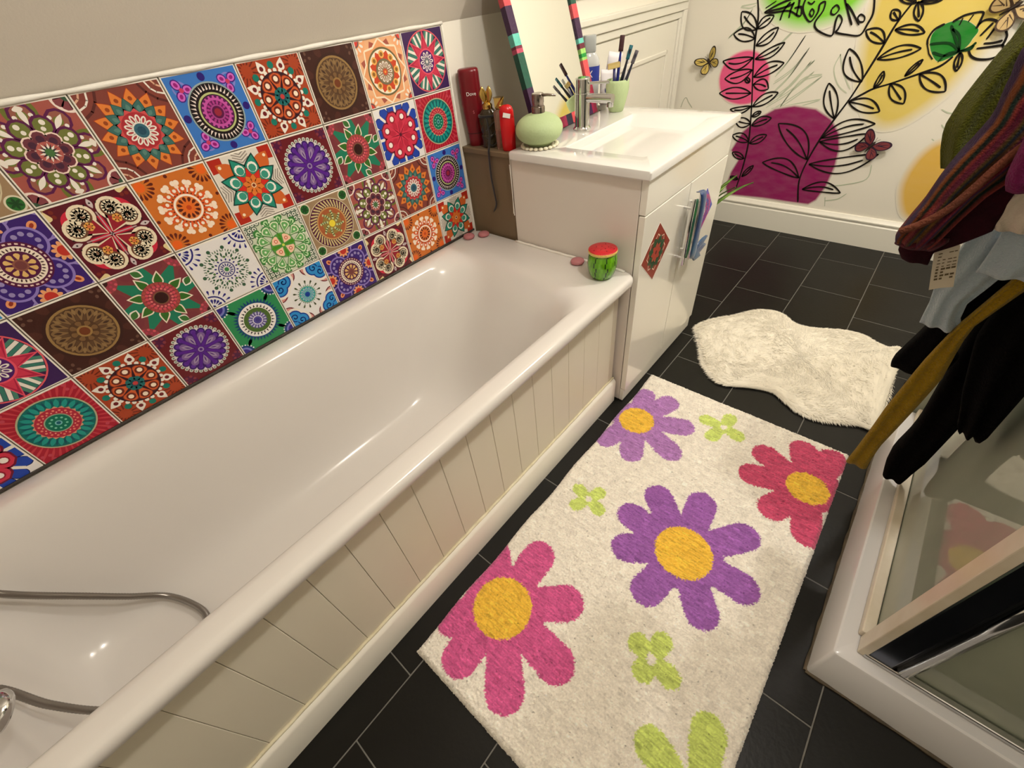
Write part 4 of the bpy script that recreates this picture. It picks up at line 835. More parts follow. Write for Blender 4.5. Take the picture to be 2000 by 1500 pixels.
# cup with brushes
cup = empty('toothbrush_cup', (0.272, 0.537, ZS)); tag(cup, 'sage green tumbler holding toothbrushes on the basin', 'tumbler'); CU = np.array((0.272, 0.537, ZS))
bm = bmesh.new(); lathe(bm, [(0, 0), (.023, 0), (.026, .003), (.033, .03), (.0385, .055), (.0405, .07), (.0395, .088), (.0375, .0955), (.0355, .0955), (.0365, .07), (.029, .02), (.022, .006), (0, .006)], 40); obj('cup_body', bm, m_sage, cup, smooth=True)
def brush(name, base, top, col, headc, label, hw=0.006):
    base = np.array(base) + CU; top = np.array(top) + CU
    r = empty(name, base); tag(r, label, 'toothbrush', 'toothbrushes in the tumbler')
    d = top - base; bm = bmesh.new()
    tube(bm, [d * 0, d * .3, d * .6, d * .8, d * .93, d], [.0045, .0055, .005, .0032, .005, .0035], 10); obj('brush_handle', bm, mat('brush_' + name + str(col), col, 0.35), r, smooth=True)
    q = np.cross(d / np.linalg.norm(d), (0.6, -0.7, 0.3)); q /= np.linalg.norm(q)
    bm = bmesh.new(); c0 = d * .86; c1 = d * 1.0
    k = np.cross(q, d / np.linalg.norm(d))
    loft(bm, [[c + q * (hw * math.cos(a)) + k * (hw * 0.7 * math.sin(a)) for a in np.linspace(0, 2 * PI, 13)[:-1]] for c in (d * .80, d * .84, d * .94, d * 1.01)]); obj('brush_head', bm, mat('head_' + str(headc), headc, 0.5, bump=0.4, bscale=400), r, smooth=True)
brush('toothbrush', (-.012, .006, .01), (.002, .01, .212), (34, 44, 130), (60, 20, 26), 'blue toothbrush with dark head, tallest in the green tumbler', .008)
brush('toothbrush', (-.006, -.008, .01), (.040, .004, .186), (28, 30, 44), (16, 96, 108), 'toothbrush with teal head leaning right in the green tumbler')
brush('toothbrush', (.004, -.012, .01), (.062, .004, .172), (34, 36, 54), (90, 84, 92), 'toothbrush with grey head, rightmost in the green tumbler')
brush('toothbrush', (.01, .01, .01), (.026, .016, .17), (236, 232, 228), (226, 226, 228), 'white toothbrush between the darker ones in the green tumbler')
# razor standing head-up in the cup
r = empty('razor', CU + (-.004, -.014, .01)); tag(r, 'gold-headed dark blue razor in the green tumbler', 'razor')
bm = bmesh.new(); tube(bm, [(0, 0, 0), (.0, -.002, .07), (-.002, -.004, .12)], [.005, .0065, .004], 10); obj('razor_handle', bm, mat('razor_blue', (36, 34, 92), 0.3), r, smooth=True)
bm = bmesh.new(); box(bm, (-.021, -.005, -.008), (.021, .005, .008), .002); o = obj('razor_head', bm, mat('razor_gold', (206, 184, 120), 0.3, metal=0.6), r, (-.002, -.008, .127)); o.rotation_euler = (.3, -.1, VR)
# toothpaste tubes
def paste(loc, h, wd, lean, yaw, name, label, bandc, txt, up=True):
    r = empty('toothpaste_tube', loc); r.rotation_euler = (lean[0], lean[1], yaw); tag(r, label, 'toothpaste', 'toothpaste tubes beside the tumbler')
    bm = bmesh.new(); n = 8
    loft(bm, [eloop(0, 0, .02 + h * t, wd * (.62 + .38 * t), max(.0012, wd * .55 * (1 - t ** 1.5)), 0, 20, 2.2) for t in np.linspace(0, 1, 9)]); obj('tube_body', bm, mat('tube_white', (232, 228, 232), 0.35), r, smooth=True)
    bm = bmesh.new(); lathe(bm, [(0, 0), (wd * .5, 0), (wd * .55, .002), (wd * .5, .02), (0, .02)], 20); obj('tube_cap', bm, mat('cap_white', (240, 238, 234), 0.3), r, angle=40)
    yb = -wd * .42
    bm = bmesh.new(); box(bm, (-wd * .62, yb - .0016, .04), (wd * .3, yb + .0005, .048), .0004, 1); box(bm, (-wd * .3, yb - .0016, .03), (wd * .5, yb + .0005, .035), .0004, 1); obj('printed_band', bm, mat('print_blue', bandc, 0.4), r)
    bm = bmesh.new(); lathe(bm, [(0, 0), (wd * .42, 0), (wd * .42, .0012), (0, .0012)], 20, Matrix.Translation((wd * .18, yb + .001, .066)) @ Matrix.Rotation(PI / 2, 4, 'X')); obj('printed_disc', bm, mat('print_navy', (40, 50, 140), 0.4), r)
    text('lettering', txt, .014, (wd * .18, yb - .0015, .066), 0, m_white, r)
paste((0.196, 0.575, ZB + .0005), .105, .03, (0.0, 0.12, 0), VR, 'a', 'white toothpaste tube with a blue round mark beside the tumbler', (70, 80, 160), '9')
paste((0.168, 0.622, ZB + .0005), .15, .026, (0.0, 0.22, 0), VR, 'b', 'tall white toothpaste tube standing behind the green tumbler', (150, 150, 160), 'o')
# mouthwash
b = empty('mouthwash_bottle', (0.122, 0.585, ZB)); tag(b, 'clear mouthwash bottle with grey cap and blue label by the mirror', 'mouthwash')
bm = bmesh.new(); loft(bm, [eloop(0, 0, z, rx, ry, VR, 28, 3) for z, rx, ry in ((0, .033, .022), (.004, .036, .024), (.13, .037, .025), (.155, .035, .023), (.172, .024, .017), (.178, .018, .014))]); obj('bottle_body', bm, mat('clear_plastic', (226, 228, 228), 0.12, trans=0.35), b, angle=50)
bm = bmesh.new(); loft(bm, [eloop(0, 0, z, rx, ry, VR, 24, 5) for z, rx, ry in ((.176, .021, .017), (.178, .0225, .018), (.222, .0225, .018), (.224, .021, .017))]); obj('cap', bm, mat('grey_cap', (186, 190, 188), 0.3, trans=0.2), b, angle=40)
bm = bmesh.new(); loft(bm, [eloop(0, 0, z, .0378, .0258, VR, 28, 3) for z in (.085, .135)], False, False); obj('label', bm, mat('label_blue', (44, 60, 150), 0.4), b)
text('lettering', 'X', .03, (.0185, -.0225, .112), VR, m_white, b)
b = empty('mouthwash_bottle', (0.075, 0.55, ZB)); tag(b, 'cyan bottle half hidden behind the mirror frame', 'bottle')
bm = bmesh.new(); loft(bm, [eloop(0, 0, z, r_, r_, 0, 20, 2) for z, r_ in ((0, .024), (.003, .026), (.14, .026), (.16, .014), (.185, .013), (.188, .011))]); obj('bottle_body', bm, mat('cyan_plastic', (40, 160, 196), 0.2), b, angle=50)
# loose white threads of old sealant hanging at the boxing corner
bm = bmesh.new(); tube(bm, catmull([(0.2075, 0.010, 0.82), (0.2085, 0.0075, 0.75), (0.2065, 0.0085, 0.69), (0.208, 0.0075, 0.64)], 5), .0013, 6); part('sealant_thread', bm, m_caulk, trim_1)
bm = bmesh.new(); tube(bm, catmull([(0.204, 0.0095, 0.80), (0.2045, 0.0105, 0.70), (0.2035, 0.009, 0.645)], 5), .0011, 6); part('sealant_thread', bm, m_caulk, trim_1)

# ------------------------------------------------------------------ things on the bath rim
m_peb = mat('pink_glass', (226, 150, 156), 0.06, trans=0.45, spec=0.6)
for i, (x, y, s, lb) in enumerate(((0.036, -0.062, 1.0, 'pink glass pebble against the tiles on the bath corner'), (0.072, -0.02, 1.0, 'pink glass pebble against the brown boxing on the bath corner'), (0.485, -0.022, 1.05, 'pink glass pebble near the watermelon jar on the bath'))):
    bm = bmesh.new(); lathe(bm, [(0, 0), (.013 * s, 0), (.0195 * s, .003), (.0215 * s, .007), (.019 * s, .012), (.012 * s, .0155), (0, .017)], 24)
    o = obj('glass_pebble', bm, m_peb, None, (x, y, .5495), smooth=True); tag(o, lb, 'glass pebble', 'pink glass pebbles on the bath rim')
jar = empty('watermelon_jar', (0.592, -0.052, 0.5495)); tag(jar, 'watermelon shaped jar with red lid on the bath corner', 'jar')
def jar_body():
    V = []; F = []; C_ = []; n = 72; pf = [(.024, 0), (.031, .003), (.038, .015), (.0425, .032), (.0435, .045), (.0425, .06), (.0395, .074), (.036, .079)]
    for r_, z in pf:
        for i in range(n): a = 2 * PI * i / n; V.append((r_ * math.cos(a), r_ * math.sin(a), z))
    for k in range(len(pf) - 1):
        for i in range(n):
            j = (i + 1) % n; F.append((k * n + i, k * n + j, (k + 1) * n + j, (k + 1) * n + i))
            ph = (i + round(0.7 * math.sin(k * 1.8))) % 9
            C_.append((26, 60, 14) if ph == 0 else ((110, 178, 26) if ph in (4, 5) else (96, 158, 20)))
    F.append(tuple(range(n))[::-1]); C_.append((90, 150, 20))
    return colmesh('jar_body', V, F, C_, mat('melon_glaze', (90, 150, 20), 0.15, attr='Col', coat=0.4), jar, smooth=True)
jar_body()
V = []; F = []; C_ = []; n = 48
pf = [(.036, .078), (.0415, .079), (.0425, .083), (.0415, .087), (.039, .0885), (.02, .0895), (.001, .0895)]
cl = [(226, 206, 120), (226, 206, 120), (228, 196, 100), (196, 20, 34), (196, 20, 34), (206, 34, 44)]
for r_, z in pf:
    for i in range(n): a = 2 * PI * i / n; V.append((r_ * math.cos(a), r_ * math.sin(a), z))
for k in range(len(pf) - 1):
    for i in range(n): F.append((k * n + i, k * n + (i + 1) % n, (k + 1) * n + (i + 1) % n, (k + 1) * n + i)); C_.append(cl[k])
F.append(tuple((len(pf) - 1) * n + i for i in range(n))); C_.append((206, 34, 44))
lid = colmesh('lid', V, F, C_, mat('melon_lid', (196, 20, 34), 0.3, attr='Col', bump=0.5, bscale=90, coat=0.2), jar, smooth=True)
bm = bmesh.new()
for q in range(9):
    a = q * 2.4; rr = .008 + .003 * q
    bmesh.ops.create_uvsphere(bm, u_segments=6, v_segments=4, radius=.0016, matrix=Matrix.Translation((rr * math.cos(a), rr * math.sin(a), .0895)))
obj('seeds', bm, mat('melon_seed', (110, 8, 20), 0.4), lid)
# shower hose lying in the bath
m_hose = mat('metal_hose', (140, 134, 128), 0.28, metal=0.9)
hz = [((0, 1160), .43), ((60, 1163), .385), ((150, 1164), .32), ((250, 1165), .24), ((330, 1164), .175), ((390, 1187), .156), ((408, 1218), .156), ((400, 1270), .156), ((330, 1350), .162), ((215, 1386), .215), ((100, 1377), .30), ((0, 1347), .38)]
hpts = [(.030, -1.642, .592), (.058, -1.632, .588), (.085, -1.60, .555), (.108, -1.565, .49)] + [at(*p, 2, z) for p, z in hz] + [(.315, -1.592, .47), (.345, -1.622, .548), (.385, -1.655, .578), (.418, -1.668, .576)]
hose = empty('shower_hose', (.1, -1.6, .5495)); tag(hose, 'ribbed metal shower hose looping over the near end of the bath', 'shower hose')
bm = bmesh.new(); hp = catmull(hpts, 32); HO2 = np.array((.1, -1.6, .5495))
tube(bm, [p - HO2 for p in hp], [0.0068 + 0.0006 * (i % 2) for i in range(len(hp))], 12)
obj('hose_tube', bm, m_hose, hose, smooth=True)
bm = bmesh.new(); lathe(bm, [(0, 0), (.022, 0), (.022, .004), (.012, .006), (.011, .036), (0, .036)], 24, Matrix.Translation(Vector(np.array((.030, -1.648, .5497)) - HO2))); tube(bm, [np.array((.030, -1.648, .586)) - HO2, np.array((.030, -1.642, .592)) - HO2, np.array((.045, -1.638, .590)) - HO2], .010, 14)
obj('outlet_elbow', bm, m_chrome, hose, angle=40)
p0 = at(-16, 1397, 2, .47); b = empty('shower_handset', p0); tag(b, 'chrome shower handset at the near left edge of the bath', 'shower handset')
bm = bmesh.new(); lathe(bm, [(0, -.012), (.03, -.012), (.034, -.006), (.032, .004), (.015, .014), (0, .014)], 28, Matrix.Rotation(.5, 4, 'X')); obj('spray_head', bm, m_chrome, b, smooth=True)
g1 = np.array((.428, -1.668, .572)) - p0; bm = bmesh.new(); tube(bm, catmull([(0, -.008, .008), g1 * .45 + (0, 0, .03), g1 * .75 + (0, 0, .012), g1], 5), .0105, 14); obj('grip', bm, m_chrome, b, smooth=True)
# ------------------------------------------------------------------ flower rug
def rugpt(a, b): p = at(800 + a / 1.8756, 700 + b / 1.8756, 2, 0.016); return p[:2]
RX0, RX1, RY0, RY1 = 0.698, 1.384, -1.058, 0.206
PURP, PINKC, LIME, YEL, CREAM = (180, 128, 190), (214, 96, 150), (208, 224, 122), (244, 194, 72), (243, 235, 221)
FLOW = [((832, 227), (895, 227), PURP, [(868, 112), (975, 150), (1045, 258), (985, 370), (805, 378), (690, 312), (770, 165)], .040),
        ((1458, 475), (1535, 480), (206, 82, 116), [(1265, 322), (1440, 302), (1575, 345), (1205, 412), (1290, 570), (1455, 690), (1600, 470)], .042),
        ((1003, 710), (1112, 740), (160, 100, 176), [(770, 545), (893, 465), (1085, 495), (1275, 640), (1282, 880), (1090, 1000), (830, 888), (738, 688)], .043),
        ((340, 910), (447, 910), PINKC, [(505, 680), (638, 892), (590, 1175), (350, 1312), (135, 1155), (95, 965), (300, 660)], .047)]
SMALL = [((1150, 252), [(1062, 215), (1185, 207), (1090, 298), (1225, 300)], .024), ((655, 515), [(605, 462), (715, 482), (588, 545), (708, 572)], .021), ((885, 1100), [(810, 1010), (945, 1010), (832, 1180), (990, 1205)], .025), ((1050, 1640), [(838, 1355), (1108, 1300), (850, 1840), (1190, 1860)], .036)]
NX, NY = 274, 505
gx, gy = np.meshgrid(np.linspace(RX0, RX1, NX), np.linspace(RY0, RY1, NY), indexing='ij')
jit = rng.normal(0, 0.0016, gx.shape); jit2 = rng.normal(0, 0.0016, gx.shape)
qx, qy = gx + jit, gy + jit2
Cg = np.empty(gx.shape + (3,)); Cg[:] = CREAM
hgt = np.full(gx.shape, 0.0)
def capsule(c, t, w0, w1):
    c = np.array(c); d = np.array(t) - c; L2 = d @ d; L_ = math.sqrt(L2); e = d * (1 - w1 / L_)
    s = np.clip(((qx - c[0]) * e[0] + (qy - c[1]) * e[1]) / (e @ e), 0, 1)
    return np.hypot(qx - c[0] - s * e[0], qy - c[1] - s * e[1]) - (w0 + (w1 - w0) * np.sin(s * PI / 2))
for c, ed, col, tips, w_ in FLOW:
    C0_ = rugpt(*c); R0_ = np.linalg.norm(rugpt(*ed) - C0_)
    m_ = np.zeros(gx.shape, bool)
    for t in tips: m_ |= capsule(C0_, rugpt(*t), .028, w_) < 0
    m_ |= np.hypot(qx - C0_[0], qy - C0_[1]) < R0_ * 1.4
    Cg[m_] = col; y_ = np.hypot(qx - C0_[0], qy - C0_[1]) < R0_; Cg[y_] = YEL
for c, tips, w_ in SMALL:
    C0_ = rugpt(*c); m_ = np.zeros(gx.shape, bool)
    for t in tips: m_ |= capsule(C0_, rugpt(*t), .012, w_) < 0
    m_ &= np.hypot(qx - C0_[0], qy - C0_[1]) > .011
    Cg[m_] = LIME
cl_ = rng.normal(0, 1, (NX // 6 + 2, NY // 6 + 2)); big = np.kron(cl_, np.ones((6, 6)))[:NX, :NY]
st_ = np.kron(rng.normal(0, 1, (NX // 7 + 2, NY)), np.ones((7, 1)))[:NX, :NY]
shade = 1 + 0.03 * rng.normal(0, 1, gx.shape) + 0.018 * big + np.where(Cg[..., 2:3].mean(-1) > 200, .02, .055) * st_
Cg = np.clip(Cg * shade[..., None], 0, 255)
sp = (rng.random(gx.shape) < 0.0018); Cg[sp] *= 0.6
edge = np.minimum(np.minimum(gx - RX0, RX1 - gx), np.minimum(gy - RY0, RY1 - gy))
gz = 0.016 * np.clip(edge / 0.012, 0, 1) ** 0.5 + 0.0013 * rng.normal(0, 1, gx.shape) * (edge > 0.004) + 0.0008 * big * (edge > 0.01)
gz = np.clip(gz, 0.002, None)
wob = 0.0025 * np.sin(gy * 23) * (np.abs(gx - RX0) < .03) + 0.0025 * np.sin(gx * 31) * 0
V = np.stack([gx + wob + rng.normal(0, .0006, gx.shape), gy + rng.normal(0, .0006, gx.shape), gz], -1).reshape(-1, 3)
idx = np.arange(NX * NY).reshape(NX, NY)
Q = np.stack([idx[:-1, :-1], idx[1:, :-1], idx[1:, 1:], idx[:-1, 1:]], -1).reshape(-1, 4)
def gridmesh(name, V, Q, colv, m):
    me = bpy.data.meshes.new(name); me.vertices.add(len(V)); me.vertices.foreach_set('co', V.astype(np.float32).ravel())
    me.loops.add(Q.size); me.loops.foreach_set('vertex_index', Q.astype(np.int32).ravel()); me.polygons.add(len(Q))
    me.polygons.foreach_set('loop_start', np.arange(0, Q.size, Q.shape[1], dtype=np.int32)); me.update(calc_edges=True)
    c = colv / 255.0; c = np.where(c <= .04045, c / 12.92, ((c + .055) / 1.055) ** 2.4)
    ca = me.color_attributes.new('Col', 'FLOAT_COLOR', 'POINT'); ca.data.foreach_set('color', np.hstack([c, np.ones((len(c), 1))]).astype(np.float32).ravel())
    me.materials.append(m); me.polygons.foreach_set('use_smooth', np.ones(len(Q), dtype=bool)); me.validate()
    return link(name, me)
m_pile = mat('rug_pile', (230, 220, 200), 0.95, spec=0.1, attr='Col', sheen=0.25, bump=0.3, bscale=500)
rug = gridmesh('flower_rug', V, Q, Cg.reshape(-1, 3), m_pile)
tag(rug, 'long cream bath rug with purple and pink daisies', 'rug')

# ------------------------------------------------------------------ white faux sheepskin
OUT = [(603, 752), (640, 715), (720, 690), (830, 672), (900, 655), (960, 645), (1030, 650), (1085, 670), (1130, 710), (1185, 735), (1250, 745), (1350, 750), (1450, 760), (1530, 785), (1600, 825), (1680, 858), (1760, 870), (1900, 900), (2000, 960), (2040, 1060), (1980, 1180), (1840, 1290), (1740, 1340), (1640, 1335), (1560, 1305), (1490, 1280), (1400, 1268), (1290, 1250), (1220, 1228), (1150, 1195), (1080, 1140), (1030, 1100), (960, 1082), (860, 1070), (780, 1062), (720, 1035), (680, 990), (645, 930), (630, 850)]
op = [at(1150 + a / 2.857, 380 + b / 2.857, 2, 0.012)[:2] for a, b in OUT]
op = np.array(catmull(op, 4, True)); op[:, 0] = np.minimum(op[:, 0], 1.430); ctr = op.mean(0)
m_fur = mat('white_faux_fur', (240, 232, 212), 0.95, spec=0.1, attr='Col', sheen=0.4)
NR, NA = 46, len(op); V = []; cv = []
for k in range(NR):
    s = (k / (NR - 1)) ** 0.8
    for i in range(NA):
        p = ctr + (op[i] - ctr) * s
        n_ = 0.5 + 0.5 * math.sin(p[0] * 61 + 2 * math.sin(p[1] * 37)) * math.sin(p[1] * 53 + 1.3 * math.sin(p[0] * 41))
        z = 0.006 + 0.018 * (1 - s ** 6) ** .6 + (0.004 * n_ + rng.normal(0, .0012)) * (s < .98)
        V.append((p[0], p[1], max(z, .003))); c = np.array((240, 233, 216)) * (0.955 + 0.05 * n_ + rng.normal(0, .015)); cv.append(np.clip(c, 0, 255))
V = np.array(V); cv = np.array(cv)
ii = np.arange(NA); jj = (ii + 1) % NA
Q = np.concatenate([np.stack([k * NA + ii, (k + 1) * NA + ii, (k + 1) * NA + jj, k * NA + jj], -1) for k in range(NR - 1)])
fur = empty('sheepskin_rug', (0, 0, 0)); tag(fur, 'white wavy faux sheepskin rug on the black floor tiles', 'rug')
hide = gridmesh('hide', V, Q, cv, m_fur); hide.parent = fur
# fur tufts: thin curved blades, combed along one way
nb = 26000; tri = []; pv = []; pc_ = []
ss = np.sqrt(rng.random(nb)); kk = rng.integers(0, NA, nb)
ss[:5000] = 0.985 + 0.012 * rng.random(5000)
px_ = ctr + (op[kk] + (op[(kk + 1) % NA] - op[kk]) * rng.random((nb, 1)) - ctr) * ss[:, None]
ang_ = 2.6 + 1.3 * np.sin(px_[:, 0] * 9) + 1.1 * np.cos(px_[:, 1] * 11) + rng.normal(0, .4, nb)
out_ = (px_ - ctr) / np.linalg.norm(px_ - ctr, axis=1, keepdims=True)
dirs = np.stack([np.cos(ang_), np.sin(ang_)], -1); ed_ = (ss > .96)[:, None]; dirs = np.where(ed_, out_ * .8 + dirs * .5, dirs)
ln = rng.uniform(.012, .022, nb)
zb = 0.004 + 0.018 * (1 - ss ** 6) ** .6
base = np.column_stack([px_, zb]); sid = np.column_stack([-dirs[:, 1], dirs[:, 0], np.zeros(nb)]) * .0011
tip = base + np.column_stack([dirs * ln[:, None], np.where(ss > .96, -.002, rng.uniform(.001, .006, nb))]); mid = (base + tip) / 2 + np.array([0, 0, .004])
Vb = np.stack([base - sid, base + sid, mid + sid * .8, mid - sid * .8, tip], 1).reshape(-1, 3); Vb[:, 2] = np.maximum(Vb[:, 2], .0015)
o5 = np.arange(nb) * 5
Tb = np.concatenate([np.stack([o5, o5 + 1, o5 + 2], -1), np.stack([o5, o5 + 2, o5 + 3], -1), np.stack([o5 + 3, o5 + 2, o5 + 4], -1)])
cb = np.repeat(np.clip(np.array((243, 236, 219)) * rng.uniform(.93, 1.03, (nb, 1)), 0, 255), 5, 0)
fu = gridmesh('fur_tufts', Vb, Tb, cb, m_fur); fu.parent = fur; fu['kind'] = 'stuff'

# ------------------------------------------------------------------ shower enclosure
TX0, TX1, TY0, TY1, TZ = 1.443, 2.25, -0.505, 0.40, 0.108
m_tray = mat('shower_tray_acrylic', (218, 217, 218), 0.2, spec=0.5, var=0.25, vscale=5, col2=(204, 200, 196))
tray = empty('shower_tray', (1.85, -0.05, 0)); tag(tray, 'white raised corner shower tray on the black floor', 'shower tray'); TO = (1.85, -0.05, 0)
bm = bmesh.new()
TL = [(TX0, TX1, TY0, TY1, .008, .004), (TX0 + .002, TX1, TY0 + .003, TY1, .008, .03), (TX0 + .011, TX1 - .005, TY0 + .022, TY1 - .005, .008, .101), (TX0 + .0125, TX1 - .006, TY0 + .0245, TY1 - .006, .008, .1055), (TX0 + .016, TX1 - .01, TY0 + .029, TY1 - .01, .008, TZ),
      (TX0 + .045, TX1 - .04, TY0 + .06, TY1 - .04, .02, TZ), (TX0 + .085, TX1 - .08, TY0 + .10, TY1 - .08, .05, .098), (TX0 + .10, TX1 - .10, TY0 + .115, TY1 - .10, .06, .06), (TX0 + .13, TX1 - .13, TY0 + .15, TY1 - .13, .06, .05)]
loft(bm, [[tuple(np.array(p) - TO) for p in rrect(*l, nc=6, ns=6)] for l in TL]); bmesh.ops.recalc_face_normals(bm, faces=bm.faces)
obj('tray_body', bm, m_tray, tray, angle=28)
bm = bmesh.new(); T = Matrix.Translation(Vector((0.1, -.05, .0505))); lathe(bm, [(0, .003), (.03, .003), (.045, .001), (.045, 0)], 28, T, cap=False); obj('drain_cover', bm, m_chrome, tray, smooth=True)
bm = bmesh.new()
tube(bm, [(TX0 - .001 - TO[0], y_ - TO[1], .004) for y_ in np.linspace(TY0, TY1, 30)], [.004 + .0015 * math.sin(q * 2.1) for q in range(30)], 6)
tube(bm, [(x_ - TO[0], TY0 - .001 - TO[1], .004) for x_ in np.linspace(TX0, TX1, 30)], [.004 + .0015 * math.sin(q * 1.7) for q in range(30)], 6)
obj('floor_sealant', bm, mat('grimy_sealant', (96, 84, 66), 0.7, var=0.7, vscale=25, col2=(40, 32, 22)), tray)
enc = empty('shower_enclosure', (1.51, -0.43, TZ)); EO = np.array((1.51, -0.43, TZ)); tag(enc, 'framed glass shower enclosure standing on the white tray', 'shower enclosure')
m_prof = mat('white_profile', (226, 216, 200), 0.28, spec=0.5, var=0.5, vscale=14, col2=(196, 182, 150))
def film_glass(name, film, amt):
    m = bpy.data.materials.new(name); m.use_nodes = True; nt = m.node_tree; N = nt.nodes; L = nt.links
    for n in list(N):
        if n.type == 'BSDF_PRINCIPLED': N.remove(n)
    out = [n for n in N if n.type == 'OUTPUT_MATERIAL'][0]
    tr = N.new('ShaderNodeBsdfTransparent'); tr.inputs[0].default_value = (.78, .86, .80, 1)
    df = N.new('ShaderNodeBsdfDiffuse'); df.inputs[0].default_value = lin(film)
    tl = N.new('ShaderNodeBsdfTranslucent'); tl.inputs[0].default_value = lin(film)
    a0 = N.new('ShaderNodeMixShader'); a0.inputs[0].default_value = .4; L.new(df.outputs[0], a0.inputs[1]); L.new(tl.outputs[0], a0.inputs[2])
    a = N.new('ShaderNodeMixShader'); L.new(tr.outputs[0], a.inputs[1]); L.new(a0.outputs[0], a.inputs[2])
    tc = N.new('ShaderNodeTexCoord'); no = N.new('ShaderNodeTexNoise'); no.inputs['Scale'].default_value = 5; no.inputs['Detail'].default_value = 5; L.new(tc.outputs['Object'], no.inputs['Vector'])
    rp = N.new('ShaderNodeMapRange'); rp.inputs[3].default_value = amt * .8; rp.inputs[4].default_value = amt * 1.2; L.new(no.outputs['Fac'], rp.inputs[0]); L.new(rp.outputs[0], a.inputs[0])
    gl = N.new('ShaderNodeBsdfGlossy'); gl.inputs['Roughness'].default_value = .03
    fr = N.new('ShaderNodeFresnel'); fr.inputs[0].default_value = 1.6
    b = N.new('ShaderNodeMixShader'); L.new(fr.outputs[0], b.inputs[0]); L.new(a.outputs[0], b.inputs[1]); L.new(gl.outputs[0], b.inputs[2]); L.new(b.outputs[0], out.inputs[0])
    return m
m_pane = film_glass('limescaled_glass', (224, 232, 212), .72)
def eb(name, lo, hi, m, bev=.002, parent=enc): return obj(name, bx(np.array(lo) - EO, np.array(hi) - EO, bev, 2), m, parent)
GX, GY, GT = 1.512, -0.432, 1.92
p_ = eb('side_pane', (GX - .003, GY + .03, TZ + .006), (GX + .003, TY1 - .02, GT), m_pane, 0)
f_ = eb('front_pane', (GX + .06, GY - .003, TZ + .006), (TX1 - .03, GY + .003, GT), m_pane, 0)
eb('bottom_rail', (GX - .026, GY + .02, TZ), (GX - .004, TY1 - .01, TZ + .022), m_prof, .003)
eb('inner_seal', (GX + .004, GY + .03, TZ), (GX + .012, TY1 - .02, TZ + .03), mat('clear_seal', (176, 190, 176), 0.2, trans=.3), .001)
eb('bottom_rail', (GX - .01, GY - .022, TZ), (TX1 - .02, GY - .006, TZ + .014), m_chrome, .003)
eb('bottom_rail', (GX + .03, GY + .005, TZ), (TX1 - .02, GY + .024, TZ + .012), mat('stained_rail', (120, 112, 96), 0.4, var=.9, vscale=30, col2=(190, 180, 164)), .002)
eb('top_rail', (GX - .012, GY + .02, GT), (GX + .012, TY1 - .01, GT + .03), m_chrome, .003)
eb('top_rail', (GX - .01, GY - .012, GT), (TX1 - .02, GY + .012, GT + .03), m_chrome, .003)
eb('corner_post', (GX - .02, GY - .02, TZ + .001), (GX - .004, GY + .02, GT + .03), m_prof, .002)
eb('corner_post', (GX - .0035, GY - .018, TZ + .001), (GX + .036, GY + .016, GT + .03), mat('dark_chrome_post', (92, 98, 112), .22, metal=1.0), .003)
bm = bmesh.new(); tube(bm, [np.array((GX + .054, GY - .012, z)) - EO for z in (TZ + .016, .6, 1.2, GT)], .011, 20); obj('door_bar', bm, m_chrome, enc, smooth=True)
eb('hinge_strip', (GX + .037, GY - .008, TZ + .001), (GX + .06, GY + .008, GT), mat('dark_gasket', (26, 28, 34), .4), .001)
eb('wall_post', (GX - .014, TY1 - .028, TZ + .001), (GX + .014, TY1 - .002, GT + .03), m_prof, .003)
# tiled end wall behind the shower
tag(obj('trim_2', bx((TX0 + .03, TY1 + .002, 0.0), (XR - .002, TY1 + .06, 2.2)), mat('shower_panel', (168, 176, 160), .35, var=.2, vscale=3)), kind='structure')
# over-panel hooks
hk = empty('hook_rack', (GX, -0.02, 1.7)); tag(hk, 'chrome over-panel hook rack carrying the hanging towels', 'hook rack')
bm = bmesh.new(); box(bm, (-.022, -.14, .0), (-.016, .30, .03), .002); obj('rack_bar', bm, m_chrome, hk)
for y_ in (-.11, -.02, .07, .16, .25):
    bm = bmesh.new(); tube(bm, catmull([(-.02, y_, .01), (-.045, y_, -.005), (-.06, y_, .01), (-.062, y_, .03)], 5), .004, 8); obj('hook', bm, m_chrome, hk, smooth=True)
for y_ in (-.10, .25):
    bm = bmesh.new(); tube(bm, [(-.019, y_, .02), (-.019, y_, .255), (.019, y_, .255), (.019, y_, .2)], .003, 8); obj('bracket', bm, m_chrome, hk)

